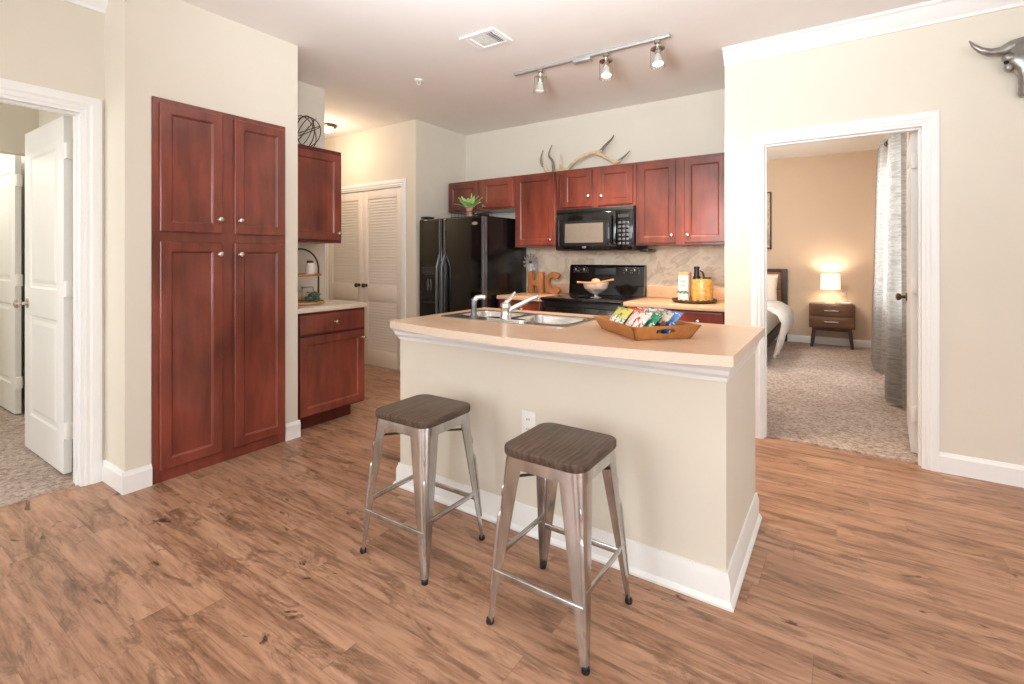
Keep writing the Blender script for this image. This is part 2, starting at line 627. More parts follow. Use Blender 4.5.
def rrect(x0, x1, y0, y1, r, n=5):
    return (arc(x1 - r, y0 + r, r, -90, 0, n) + arc(x1 - r, y1 - r, r, 0, 90, n) + arc(x0 + r, y1 - r, r, 90, 180, n) + arc(x0 + r, y0 + r, r, 180, 270, n))


# ------------------------------------------------------------------ the room
H = 2.71


def wall(name, boxes, m):
    b = MB()
    for q in boxes:
        b.box(*q)
    return struct(b, name, m, smooth=False)


struct(MB().box(-6.9, 3.3, -3.3, 3.80, -0.10, 0.0), 'floor', M['floor'], smooth=False)
b = MB()
for i in range(1):
    b.box(-6.9, -3.46, -1.6, 1.2, -0.02, 0.012, 0.006)
o = struct(b, 'floor_side_room', M['carpet'])
o = struct(MB().box(-2.8, 0.62, 3.795, 8.4, -0.02, 0.014, 0.007), 'floor_bedroom', M['carpet'])
struct(MB().box(-6.9, 3.3, -3.3, 8.5, H, H + 0.1), 'ceiling', M['ceil'], smooth=False)

# left wall with the side-room doorway, then the pantry block
wall('wall_left', [(-3.54, -3.42, -3.3, 0.07, 0, H), (-3.54, -3.42, 0.07, 0.90, 2.045, H), (-3.54, -3.42, 0.90, 1.0, 0, H)], M['wall'])
wall('wall_pantry', [(-3.85, -3.125, 0.99, 1.109, 0, H), (-3.85, -3.125, 1.882, 1.975, 0, H), (-3.85, -3.125, 1.109, 1.882, 2.128, H), (-3.85, -3.75, 1.109, 1.882, 0, 2.128)], M['wall'])
wall('wall_counter', [(-3.85, -3.735, 1.975, 2.615, 0, H)], M['wall'])
wall('wall_hall', [(-6.8, -3.85, 2.50, 2.615, 0, H), (-6.9, -6.8, 2.50, 3.9, 0, H)], M['wall'])
wall('wall_closet', [(-6.8, -5.28, 3.72, 3.83, 0, H), (-5.28, -3.945, 3.72, 3.83, 2.035, H), (-3.945, -3.74, 3.72, 3.83, 0, H), (-3.85, -3.74, 3.83, 4.55, 0, H)], M['wall'])
wall('wall_back', [(-6.8, -0.57, 4.55, 4.67, 0, H)], M['wall'])
wall('wall_right', [(-0.69, -0.455, 3.74, 3.86, 0, H), (-0.455, 0.41, 3.74, 3.86, 2.035, H), (0.41, 3.3, 3.74, 3.86, 0, H), (-0.69, -0.57, 3.86, 4.55, 0, H)], M['wall'])
wall('wall_rear', [(-3.54, -2.55, -3.3, -3.18, 0, H), (-0.85, 0.45, -3.3, -3.18, 0, H), (2.15, 3.3, -3.3, -3.18, 0, H), (-2.55, -0.85, -3.3, -3.18, 0, 0.5), (0.45, 2.15, -3.3, -3.18, 0, 0.5), (-2.55, -0.85, -3.3, -3.18, 2.4, H), (0.45, 2.15, -3.3, -3.18, 2.4, H)], M['wall'])
wall('wall_patio', [(3.18, 3.3, -3.18, -0.75, 0, H), (3.18, 3.3, 1.15, 3.74, 0, H), (3.18, 3.3, -0.75, 1.15, 2.25, H)], M['wall'])
wall('wall_bedroom_far', [(-2.8, 0.62, 8.25, 8.37, 0, H)], M['bedwall'])
wall('wall_bedroom_window', [(0.50, 0.62, 3.86, 5.0, 0, H), (0.50, 0.62, 7.0, 8.25, 0, H), (0.50, 0.62, 5.0, 7.0, 0, 0.7), (0.50, 0.62, 5.0, 7.0, 2.25, H)], M['bedwall'])
wall('wall_bedroom_left', [(-2.8, -2.68, 4.67, 8.25, 0, H), (-2.68, -0.57, 4.67, 4.69, 0, H), (-0.57, -0.55, 3.86, 4.69, 0, H)], M['bedwall'])
wall('wall_side_room', [(-6.9, -3.54, 1.09, 1.2, 0, H), (-5.30, -5.18, 1.04, 1.09, 0, H), (-5.30, -5.18, 0.2, 1.04, 2.035, H), (-5.30, -5.18, -1.6, 0.2, 0, H), (-6.9, -3.54, -1.7, -1.6, 0, H), (-6.9, -6.8, -1.6, 1.09, 0, H)], M['wall'])


def window(name, kind, x0, x1, z0, z1, at, axis):
    """window unit set in an opening; axis 'x': the opening runs along x at y=at, 'y': along y at x=at"""
    def bx(m_, a0, a1, d0, d1, c0, c1, bev=0.004):
        if axis == 'x':
            m_.box(a0, a1, at + d0, at + d1, c0, c1, bev)
        else:
            m_.box(at + d0, at + d1, a0, a1, c0, c1, bev)
    f_ = MB()
    t = 0.05
    bx(f_, x0, x0 + t, -0.03, 0.03, z0, z1); bx(f_, x1 - t, x1, -0.03, 0.03, z0, z1)
    bx(f_, x0, x1, -0.03, 0.03, z0, z0 + t); bx(f_, x0, x1, -0.03, 0.03, z1 - t, z1)
    bx(f_, x0 + t, x1 - t, -0.02, 0.02, (z0 + z1) / 2 - 0.02, (z0 + z1) / 2 + 0.02)
    o_ = struct(f_, name, M['white'])
    p_ = MB()
    bx(p_, x0 + t, x1 - t, -0.004, 0.004, z0 + t, z1 - t, 0)
    p_.build('glass_pane', M['pane'], o_)
    return o_


window('window_1', 'w', -2.55, -0.85, 0.5, 2.4, -3.24, 'x')
window('window_2', 'w', 0.45, 2.15, 0.5, 2.4, -3.24, 'x')
window('window_3', 'w', -0.75, 1.15, 0.03, 2.25, 3.24, 'y')
window('window_4', 'w', 5.0, 7.0, 0.7, 2.25, 0.57, 'y')


# ---- trims
def baseboard(name, segs, h=0.115, t=0.014):
    """segs: (axis, fixed face coordinate, outward sign, a0, a1)"""
    b_ = MB()
    for ax, f_, sg, a0, a1 in segs:
        prof = [(0, 0), (t, 0), (t, h - 0.022), (t * 0.55, h - 0.008), (t * 0.45, h), (0, h)]
        if ax == 'x':
            sec = [[Vector((a, f_ + sg * p[0], p[1])) for p in prof] for a in (a0, a1)]
        else:
            sec = [[Vector((f_ + sg * p[0], a, p[1])) for p in prof] for a in (a0, a1)]
        b_.loft(sec)
    return struct(b_, name, M['white'], angle=20)


baseboard('baseboard_left', [('y', -3.42, 1, -3.18, 0.0), ('y', -3.42, 1, 0.975, 0.99)])
baseboard('baseboard_pantry', [('x', 0.99, -1, -3.42, -3.125), ('y', -3.125, 1, 0.976, 1.109), ('y', -3.125, 1, 1.882, 1.989), ('x', 1.975, 1, -3.17, -3.125)])
baseboard('baseboard_right', [('x', 3.74, -1, 0.47, 3.18), ('x', 3.74, -1, -0.69, -0.527)])
baseboard('baseboard_bedroom', [('x', 8.25, -1, -2.68, 0.5), ('y', 0.50, -1, 3.9, 8.25)])
baseboard('baseboard_side_room', [('x', 1.09, -1, -5.2, -3.54)])
baseboard('baseboard_hall', [('x', 3.72, -1, -3.875, -3.74), ('y', -3.74, 1, 3.706, 4.5)])


def casing(name, ax, f_, sg, a0, a1, zt, w=0.075, t=0.018, depth=0.12):
    """door casing on one face plus the jamb lining through the wall"""
    b_ = MB()
    prof = [(0, 0.0), (0, t * 0.6), (w * 0.12, t * 0.75), (w * 0.3, t * 0.55), (w * 0.45, t * 0.9), (w * 0.8, t), (w, t * 0.8), (w, 0)]

    def P(a, d, z):
        return Vector((a, f_ + sg * d, z)) if ax == 'x' else Vector((f_ + sg * d, a, z))
    rings_ = []
    # path: up left, across the top, down right with mitres; offset q outwards from the opening edge
    corners = [(a0, 0, -1, 0), (a0, zt, -1, 1), (a1, zt, 1, 1), (a1, 0, 1, 0)]
    for (a, z, da, dz) in corners:
        rings_.append([P(a + da * q, d, z + dz * q) for q, d in prof])
    b_.loft(rings_)
    o_ = struct(b_, name, M['white'], angle=25)
    j = MB()
    e = 0.016

    def bx(p0, p1, d0, d1, z0, z1):
        if ax == 'x':
            j.box(p0, p1, f_ + sg * d0, f_ + sg * d1, z0, z1)
        else:
            j.box(f_ + sg * d0, f_ + sg * d1, p0, p1, z0, z1)
    bx(a0 - e * 0.2, a0 + e, -depth, 0.004, 0, zt)
    bx(a1 - e, a1 + e * 0.2, -depth, 0.004, 0, zt)
    bx(a0 + e, a1 - e, -depth, 0.004, zt - e, zt + e * 0.2)
    bx(a0 + e, a0 + e + 0.011, -depth * 0.6, -depth * 0.3, 0, zt - e)
    bx(a1 - e - 0.011, a1 - e, -depth * 0.6, -depth * 0.3, 0, zt - e)
    bx(a0 + e + 0.011, a1 - e - 0.011, -depth * 0.6, -depth * 0.3, zt - e - 0.011, zt - e)
    j.build('jamb', M['white'], o_, smooth=False)
    return o_


casing('trim_1', 'y', -3.42, 1, 0.07, 0.90, 2.045)
casing('trim_2', 'x', 3.74, -1, -0.455, 0.41, 2.035, w=0.062)
casing('trim_3', 'x', 3.72, -1, -5.28, -3.945, 2.035, w=0.06, depth=0.10)


def crown(name, ax, f_, sg, a0, a1):
    prof = [(0.0, H - 0.105), (0.012, H - 0.105), (0.016, H - 0.09), (0.03, H - 0.075), (0.052, H - 0.05), (0.07, H - 0.022), (0.088, H - 0.014), (0.09, H), (0.0, H)]
    sec = [[Vector((a, f_ + sg * p[0], p[1])) if ax == 'x' else Vector((f_ + sg * p[0], a, p[1])) for p in prof] for a in (a0, a1)]
    return struct(MB().loft(sec), name, M['white'], angle=25)


crown('trim_4', 'x', 3.74, -1, -0.69, 3.18)
crown('trim_5', 'y', -3.42, 1, -3.18, 0.99)


# ---- room doors
def slab_door(name, hinge, ang, width, height, z0, face_flip=1, knob=M['nickel']):
    """two-panel door; local x runs from the hinge edge, local y is the thickness"""
    o_ = bpy.data.objects.new(name, None)
    COL.objects.link(o_)
    o_.location = hinge
    o_.rotation_euler = (0, 0, ang)
    ORI[o_.name] = Vector(hinge)
    o_['kind'] = 'structure'
    t = 0.036
    b_ = MB()
    st = 0.115
    panels = [(st, width - st, z0 + 0.22, z0 + 0.86), (st, width - st, z0 + 1.03, z0 + height - 0.13)]
    for side in (0, 1):
        yy = 0.0 if side == 0 else t
        nn = Vector((0, -1, 0)) if side == 0 else Vector((0, 1, 0))
        xs_ = [0, st, width - st, width]
        zs_ = [z0, panels[0][2], panels[0][3], panels[1][2], panels[1][3], z0 + height]
        bb = bmesh.new()
        for i in range(3):
            for j in range(5):
                if i == 1 and j in (1, 3):
                    continue
                bb.faces.new([bb.verts.new((xs_[a], yy, zs_[c_])) for a, c_ in ((i, j), (i + 1, j), (i + 1, j + 1), (i, j + 1))])
        b_._merge(bb)
        for (x0, x1, a0, a1) in panels:
            b_.rings((x0, yy, a0), (1, 0, 0), (0, 0, 1), nn, x1 - x0, a1 - a0, [(0, 0), (0.012, -0.007), (0.03, -0.008), (0.055, -0.002), (0.06, -0.002)], back=False)
    bb = bmesh.new()
    for q in (((0, 0, z0), (0, t, z0), (0, t, z0 + height), (0, 0, z0 + height)), ((width, 0, z0), (width, t, z0), (width, t, z0 + height), (width, 0, z0 + height)),
              ((0, 0, z0), (width, 0, z0), (width, t, z0), (0, t, z0)), ((0, 0, z0 + height), (width, 0, z0 + height), (width, t, z0 + height), (0, t, z0 + height))):
        bb.faces.new([bb.verts.new(p) for p in q])
    b_._merge(bb)
    bmesh.ops.remove_doubles(b_.bm, verts=b_.bm.verts, dist=1e-5)
    bmesh.ops.recalc_face_normals(b_.bm, faces=b_.bm.faces[:])
    b_.build('door_slab', M['door'], o_, local=True, angle=12)
    for sg in (-1, 1):
        y0 = 0 if sg < 0 else t
        kb = MB().lathe([(0.0, 0), (0.032, 0), (0.032, 0.006), (0.012, 0.010), (0.011, 0.03), (0.022, 0.036), (0.028, 0.048), (0.025, 0.06), (0.012, 0.066), (0, 0.067)], (width - 0.065, y0, 0.95), 20, (0, sg, 0))
        kb.build('knob', knob, o_, local=True)
    for hz in (0.22, 1.02, 1.80):
        hb = MB().box(-0.034, 0.002, 0.004, t - 0.002, hz, hz + 0.09, 0.002).cyl((-0.002, -0.004, hz), (-0.002, -0.004, hz + 0.09), 0.006, seg=10)
        hb.build('hinge', M['plastic'], o_, local=True)
    return o_


slab_door('door_1', (-3.63, 0.902, 0), PI + 0.01, 0.765, 2.02, 0.022)
slab_door('door_2', (-5.335, 1.022, 0), PI + 0.02, 0.765, 2.03, 0.022)
slab_door('door_3', (0.399, 3.945, 0), PI / 2 - 0.06, 0.765, 2.005, 0.02, knob=M['bronze'])


def louver_door(name, x0, x1, y0, zb, zt, mid):
    o_ = bpy.data.objects.new(name, None)
    COL.objects.link(o_)
    o_.location = (x0, y0, 0)
    ORI[o_.name] = Vector((x0, y0, 0))
    o_['kind'] = 'structure'
    t = 0.034
    st = 0.085
    f_ = MB()
    f_.box(x0, x0 + st, y0, y0 + t, zb, zt, 0.003).box(x1 - st, x1, y0, y0 + t, zb, zt, 0.003)
    f_.box(x0 + st, x1 - st, y0, y0 + t, zb, zb + 0.17, 0.003).box(x0 + st, x1 - st, y0, y0 + t, mid[0], mid[1], 0.003).box(x0 + st, x1 - st, y0, y0 + t, zt - 0.10, zt, 0.003)
    f_.build('door_frame', M['louver'], o_)
    for (a0, a1) in ((zb + 0.17, mid[0]), (mid[1], zt - 0.10)):
        l_ = MB()
        n_ = int((a1 - a0) / 0.031)
        for i in range(n_):
            z_ = a0 + (i + 0.5) * (a1 - a0) / n_
            xf = Matrix.Translation(((x0 + x1) / 2, y0 + t / 2, z_)) @ Matrix.Rotation(math.radians(56), 4, 'X')
            l_.box(-(x1 - x0) / 2 + st, (x1 - x0) / 2 - st, -0.022, 0.022, -0.003, 0.003, xf=xf)
        l_.build('louver_slats', M['louver'], o_, smooth=False)
    return o_


d4 = louver_door('door_4', -5.262, -4.616, 3.735, 0.012, 2.015, (0.75, 0.93))
d5 = louver_door('door_5', -4.609, -3.962, 3.735, 0.012, 2.015, (0.75, 0.93))
for d_, x_ in ((d4, -4.675), (d5, -4.55)):
    MB().lathe([(0, 0), (0.02, 0), (0.02, 0.004), (0.009, 0.008), (0.009, 0.028), (0.024, 0.034), (0.027, 0.045), (0.02, 0.056), (0, 0.058)], (x_, 3.735, 0.925), 18, (0, -1, 0)).build('knob', M['bronze'], d_)

# ------------------------------------------------------------------ cabinets
CH, CHD = M['cherry'], M['cherry_dark']
TH = 0.019
DOORPROF = [(0, 0.0), (0, TH - 0.004), (0.004, TH), (0.052, TH), (0.058, TH - 0.003), (0.064, TH - 0.009), (0.07, TH - 0.009)]
DRAWPROF = [(0, 0.0), (0, TH - 0.006), (0.003, TH - 0.003), (0.012, TH), (0.02, TH)]


def knob_mb(O, n):
    return MB().lathe([(0, 0), (0.009, 0), (0.006, 0.004), (0.0055, 0.012), (0.012, 0.017), (0.0155, 0.022), (0.0145, 0.028), (0.008, 0.031), (0, 0.032)], O, 18, n)


def front(kind, par, n, f_, a0, a1, z0, z1, knob=None):
    """a cabinet door or drawer front on the face plane f_; n: 'x' faces +x (a along y), 'y' faces -y (a along x)"""
    if n == 'x':
        O, u, nn = (f_, a0, z0), (0, 1, 0), (1, 0, 0)
    else:
        O, u, nn = (a0, f_, z0), (1, 0, 0), (0, -1, 0)
    d_ = MB().rings(O, u, (0, 0, 1), nn, a1 - a0, z1 - z0, DOORPROF if kind == 'door' else DRAWPROF).build(kind, CH, par, angle=10)
    if knob:
        ka, kz = knob
        p = (f_ + TH, ka, kz) if n == 'x' else (ka, f_ - TH, kz)
        knob_mb(p, nn).build('knob', M['nickel'], d_)
    return d_


def frame_mb(n, f_, t, a0, a1, z0, z1, stiles, rails):
    """face frame: stiles = (a0,a1) spans over full height, rails = (z0,z1) spans over full width"""
    b_ = MB()
    for s0, s1 in stiles:
        if n == 'x': b_.box(f_ - t, f_, s0, s1, z0, z1)
        else: b_.box(s0, s1, f_, f_ + t, z0, z1)
    for s0, s1 in rails:
        if n == 'x': b_.box(f_ - t, f_ - 0.0005, a0, a1, s0, s1)
        else: b_.box(a0, a1, f_ + 0.0005, f_ + t, s0, s1)
    return b_


# tall pantry recessed in the wall
T = thing('pantry_cabinet', 'tall cherry wood pantry cabinet with four doors recessed in the wall', 'cabinet', (-3.12, 1.4955, 0))
MB().box(-3.70, -3.139, 1.113, 1.878, 0.002, 2.124).build('cabinet_body', CHD, T, smooth=False)
frame_mb('x', -3.118, 0.02, 1.111, 1.88, 0.001, 2.126, [(1.111, 1.165), (1.455, 1.56), (1.845, 1.88)], [(0.001, 0.095), (1.315, 1.405), (2.075, 2.126)]).build('face_frame', CH, T, smooth=False)
front('door', T, 'x', -3.118, 1.142, 1.470, 1.388, 2.098, (1.449, 1.470))
front('door', T, 'x', -3.118, 1.540, 1.868, 1.388, 2.098, (1.569, 1.470))
front('door', T, 'x', -3.118, 1.142, 1.470, 0.070, 1.332, (1.449, 1.262))
front('door', T, 'x', -3.118, 1.540, 1.868, 0.070, 1.332, (1.569, 1.262))

# small counter beside the pantry
T = thing('base_cabinet', 'cherry base cabinet with one drawer and one door next to the pantry', 'cabinet', (-3.18, 2.27, 0))
MB().box(-3.73, -3.193, 1.982, 2.583, 0.098, 0.846).build('cabinet_body', CH, T, smooth=False)
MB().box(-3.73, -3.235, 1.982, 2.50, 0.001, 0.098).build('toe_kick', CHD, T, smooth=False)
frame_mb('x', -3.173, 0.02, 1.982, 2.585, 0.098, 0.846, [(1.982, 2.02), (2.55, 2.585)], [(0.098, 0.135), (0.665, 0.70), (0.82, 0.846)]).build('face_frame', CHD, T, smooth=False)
front('drawer', T, 'x', -3.172, 2.012, 2.568, 0.69, 0.832, (2.30, 0.762))
front('door', T, 'x', -3.172, 2.012, 2.568, 0.11, 0.672, (2.552, 0.612))
T = thing('worktop', 'pale worktop on the small cabinet next to the pantry', 'countertop', (-3.43, 2.27, 0.848))
b = MB().box(-3.733, -3.145, 1.978, 2.59, 0.848, 0.884, 0.006)
b.build('worktop_slab', M['counter_pale'], T)
MB().box(-3.733, -3.717, 1.978, 2.585, 0.885, 0.97, 0.003).build('backsplash_lip', M['counter_pale'], T)
T = thing('wall_cabinet', 'single door cherry wall cabinet hanging over the small counter near the pantry', 'cabinet', (-3.58, 2.25, 1.362))
MB().box(-3.733, -3.443, 1.982, 2.55, 1.362, 2.108).build('cabinet_body', CH, T, smooth=False)
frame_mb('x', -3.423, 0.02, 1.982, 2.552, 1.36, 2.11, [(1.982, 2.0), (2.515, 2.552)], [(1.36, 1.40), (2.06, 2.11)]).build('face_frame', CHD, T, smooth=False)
front('door', T, 'x', -3.423, 2.0, 2.528, 1.385, 2.075, (2.508, 1.44))

# kitchen run on the back wall
KB = 4.548


def upper(label, x0, x1, z0, z1, fy, doors, name='wall_cabinet'):
    T_ = thing(name, label, 'cabinet', ((x0 + x1) / 2, (fy + KB) / 2, z0), group='cherry wall cabinets of the kitchen run')
    MB().box(x0 + 0.001, x1 - 0.001, fy + 0.02, KB, z0, z1).build('cabinet_body', CH, T_, smooth=False)
    st = [(x0, x0 + 0.03), (x1 - 0.03, x1)]
    if len(doors) == 2:
        m_ = (doors[0][1] + doors[1][0]) / 2
        st.append((m_ - 0.05, m_ + 0.05))
    frame_mb('y', fy, 0.02, x0, x1, z0, z1, st, [(z0, z0 + 0.03), (z1 - 0.04, z1)]).build('face_frame', CH, T_, smooth=False)
    for (a0, a1, ka, kz) in doors:
        front('door', T_, 'y', fy, a0, a1, z0 + 0.018, z1 - 0.022, (ka, kz))
    return T_


upper('short cherry wall cabinet above the black refrigerator', -3.72, -2.81, 1.755, 2.092, 4.22, [(-3.70, -3.292, -3.33, 1.80), (-3.225, -2.83, -3.19, 1.80)])
upper('tall single door cherry wall cabinet between refrigerator and microwave', -2.806, -2.322, 1.352, 2.092, 4.22, [(-2.785, -2.345, -2.375, 1.42)])
upper('short double door cherry wall cabinet directly above the microwave', -2.318, -1.516, 1.708, 2.092, 4.22, [(-2.245, -1.935, -1.965, 1.82), (-1.875, -1.54, -1.835, 1.81)])
upper('wide double door cherry wall cabinet at the far end from the refrigerator', -1.512, -0.745, 1.352, 2.092, 4.22, [(-1.49, -1.165, -1.195, 1.43), (-1.092, -0.765, -1.06, 1.43)])

for (lab, wl, x0, x1, dr, dk) in (('cherry base cabinet between refrigerator and stove', 'beige worktop between refrigerator and stove under the letters', -2.82, -2.302, (-2.79, -2.33), -2.53),
                              ('cherry base cabinet on the side of the stove away from the refrigerator', 'beige worktop under the canister and pasta jar, beside the stove', -1.515, -0.70, (-1.10, -0.735), -0.915)):
    T = thing('base_cabinet', lab, 'cabinet', ((x0 + x1) / 2, 4.24, 0), group='cherry base cabinets of the kitchen run')
    MB().box(x0 + 0.001, x1 - 0.001, 3.96, KB, 0.10, 0.833).build('cabinet_body', CH, T, smooth=False)
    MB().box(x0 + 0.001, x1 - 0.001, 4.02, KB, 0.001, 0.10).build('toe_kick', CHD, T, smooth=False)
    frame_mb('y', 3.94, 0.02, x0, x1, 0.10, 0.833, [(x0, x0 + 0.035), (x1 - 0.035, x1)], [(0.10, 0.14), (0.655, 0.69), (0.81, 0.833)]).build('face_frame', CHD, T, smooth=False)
    front('drawer', T, 'y', 3.94, dr[0], dr[1], 0.675, 0.825, (dk, 0.752))
    front('door', T, 'y', 3.94, dr[0], dr[1], 0.115, 0.655, (dr[1] - 0.04, 0.60))
    if x1 > -1:
        front('drawer', T, 'y', 3.94, -1.49, -1.15, 0.675, 0.825, (-1.32, 0.752))
        front('door', T, 'y', 3.94, -1.49, -1.15, 0.115, 0.655, (-1.45, 0.60))
    T = thing('worktop', wl, 'countertop', ((x0 + x1) / 2, 4.24, 0.835))
    MB().box(x0, x1, 3.905, KB - 0.008, 0.835, 0.872, 0.006).build('worktop_slab', [M['counter']], T)
    MB().box(x0, x1, KB - 0.03, KB - 0.008, 0.873, 0.975, 0.004).build('backsplash_lip', M['counter'], T)
b = MB().box(-2.83, -0.691, 4.541, 4.5495, 0.60, 1.35)
struct(b, 'trim_6', M['splash'], smooth=False)

# ------------------------------------------------------------------ refrigerator
T = thing('refrigerator', 'black side-by-side refrigerator with ice dispenser', 'refrigerator', (-3.28, 4.14, 0))
MB().box(-3.705, -2.862, 3.80, 4.53, 0.03, 1.655, 0.008).build('cabinet_body', M['blacktex'], T)
MB().box(-3.70, -2.867, 3.79, 4.5, 0.001, 0.03).build('base_grille', M['blackmat'], T, smooth=False)
for nm, x0, x1 in (('freezer_door', -3.705, -3.385), ('fridge_door', -3.372, -2.862)):
    d = MB().box(x0, x1, 3.735, 3.797, 0.06, 1.645, 0.012, 3).build(nm, M['black'], T)
    hx = x1 - 0.022 if nm == 'freezer_door' else x0 + 0.022
    s_ = -1 if nm == 'freezer_door' else 1
    pts = []
    for i in range(21):
        q = i / 20
        z_ = 0.42 + 0.86 * q
        out_ = 0.048 * min(1, math.sin(PI * q) * 2.2)
        pts.append((hx + s_ * 0.004, 3.735 - out_, z_))
    h_ = MB().tube(pts, [0.011 + 0.004 * math.sin(PI * i / 20) for i in range(21)], 10)
    h_.build('handle', M['greytrim'], d)
    MB().box(hx - 0.012 + s_ * 0.004, hx + 0.012 + s_ * 0.004, 3.729, 3.737, 0.07, 1.635, 0.003).build('handle_trim', M['greytrim'], d)
    if nm == 'freezer_door':
        ds = MB()
        ds.box(-3.655, -3.43, 3.726, 3.738, 0.78, 1.155, 0.005)
        q_ = ds.build('dispenser', M['blackmat'], T)
        MB().box(-3.64, -3.445, 3.718, 3.728, 1.06, 1.14, 0.003).build('control_strip', M['darkgrey'], q_)
        MB().box(-3.625, -3.46, 3.7225, 3.7275, 0.82, 1.04).build('dispenser_recess', M['dark'], q_, smooth=False)
        MB().box(-3.575, -3.545, 3.712, 3.726, 0.90, 1.02, 0.004).box(-3.535, -3.505, 3.712, 3.726, 0.90, 1.02, 0.004).build('paddle', M['greytrim'], q_)
        MB().box(-3.645, -3.44, 3.705, 3.728, 0.775, 0.79, 0.004).build('drip_tray', M['darkgrey'], q_)
    else:
        MB().prism([(0.036 * math.cos(a * PI / 12), 0.016 * math.sin(a * PI / 12)) for a in range(24)], 0.004, (-2.955, 3.736, 1.578), (1, 0, 0), (0, 0, 1)).build('badge', M['chrome'], d)
MB().box(-2.876, -2.852, 3.735, 3.80, 0.06, 1.645, 0.004).build('edge_trim', M['greytrim'], T)
MB().box(-3.69, -3.60, 3.745, 3.86, 1.655, 1.675, 0.004).build('hinge_cover', M['blackmat'], T)
MB().box(-2.96, -2.87, 3.745, 3.86, 1.655, 1.675, 0.004).build('hinge_cover', M['blackmat'], T)

# wire tray and fern on top of the refrigerator
T = thing('wire_tray', 'dark low wire tray on top of the refrigerator', 'tray', (-3.20, 4.0, 1.657))
b = MB()
for z_ in (1.662, 1.715):
    b.tube([(-3.38, 3.88, z_), (-3.02, 3.88, z_), (-3.02, 4.1, z_), (-3.38, 4.1, z_)], 0.004, 6, closed=True)
for i in range(9):
    x_ = -3.38 + 0.045 * i
    for y_ in (3.88, 4.1):
        b.tube([(x_, y_, 1.662), (x_, y_, 1.715)], 0.0025, 6)
    b.tube([(x_, 3.88, 1.662), (x_, 4.1, 1.662)], 0.0025, 6)
b.build('wire_basket', M['wire'], T)
for x_ in (-3.385, -3.015):
    MB().tube([(x_, 3.94, 1.715), (x_, 3.94, 1.745), (x_, 4.04, 1.745), (x_, 4.04, 1.715)], 0.004, 6).build('handle', M['wire'], T)
T = thing('potted_fern', 'bright green fern in a small clay pot on the refrigerator', 'plant', (-3.22, 3.98, 1.668))
MB().lathe([(0, 0), (0.028, 0), (0.034, 0.075), (0.038, 0.078), (0.038, 0.095), (0.032, 0.095), (0.03, 0.08), (0, 0.08)], (-3.22, 3.98, 1.668)).build('pot', M['terracotta'], T)
b = MB()
rr = random.Random(3)
for i in range(22):
    a = i * 2.4
    tilt = 0.1 + 0.95 * rr.random()
    L = 0.16 + 0.07 * rr.random()
    d = Vector((math.cos(a) * math.sin(tilt), math.sin(a) * math.sin(tilt), math.cos(tilt)))
    sd = d.cross(Vector((0, 0, 1))).normalized()
    up = sd.cross(d)
    prev = None
    for j in range(7):
        q = j / 6
        c_ = Vector((-3.22, 3.98, 1.75)) + d * L * q - Vector((0, 0, 1)) * 0.05 * q * q
        wd = 0.034 * math.sin(PI * min(1, q * 0.9 + 0.08))
        cur = [c_ - sd * wd - up * 0.004, c_ + up * 0.003, c_ + sd * wd - up * 0.004]
        if prev:
            bb = bmesh.new()
            for k_ in (0, 1):
                bb.faces.new([bb.verts.new(p) for p in (prev[k_], prev[k_ + 1], cur[k_ + 1], cur[k_])])
            b._merge(bb)
        prev = cur
b.build('fronds', M['leaf'], T)

# ------------------------------------------------------------------ microwave
T = thing('microwave', 'black over-the-range microwave under the short cabinet above the stove', 'microwave', (-1.90, 4.35, 1.305))
MB().box(-2.278, -1.512, 4.16, KB - 0.01, 1.31, 1.704, 0.004).build('case', M['blackmat'], T)
MB().box(-2.277, -1.513, 4.142, 4.158, 1.665, 1.703, 0.004).build('vent_grille', M['blackmat'], T)
d = MB().box(-2.277, -1.668, 4.125, 4.158, 1.315, 1.662, 0.008).build('door', M['black'], T)
MB().rings((-2.205, 4.1245, 1.352), (1, 0, 0), (0, 0, 1), (0, -1, 0), 0.455, 0.235, [(0, 0), (0, 0.003), (0.006, 0.004), (0.03, 0.0035)]).build('window_frame', M['blackmat'], d)
MB().box(-2.172, -1.785, 4.1185, 4.1215, 1.382, 1.562).build('window', M['mwscreen'], d, smooth=False)
MB().tube([(-1.70, 4.126, 1.37), (-1.70, 4.095, 1.39), (-1.70, 4.085, 1.49), (-1.70, 4.095, 1.60), (-1.70, 4.126, 1.62)], 0.011, 10).build('handle', M['black'], d)
MB().prism([(0.022 * math.cos(a * PI / 12), 0.010 * math.sin(a * PI / 12)) for a in range(24)], 0.003, (-1.975, 4.126, 1.340), (1, 0, 0), (0, 0, 1)).build('badge', M['chrome'], d)
MB().box(-2.245, -2.237, 4.1215, 4.126, 1.36, 1.60).build('door_stripe', M['greytrim'], d, smooth=False)
p_ = MB().box(-1.664, -1.513, 4.127, 4.158, 1.315, 1.662, 0.005).build('control_panel', M['black'], T)
MB().box(-1.645, -1.545, 4.1225, 4.1275, 1.60, 1.63).build('display', M['darkgrey'], p_, smooth=False)
b = MB()
for i in range(3):
    for j in range(6):
        b.box(-1.645 + 0.036 * i, -1.619 + 0.036 * i, 4.1235, 4.1275, 1.36 + 0.037 * j, 1.382 + 0.037 * j, 0.002)
b.build('buttons', M['greytrim'], p_)
MB().box(-1.511, -1.43, 4.30, 4.50, 1.296, 1.325, 0.004).build('vent_deflector', M['blackmat'], T)

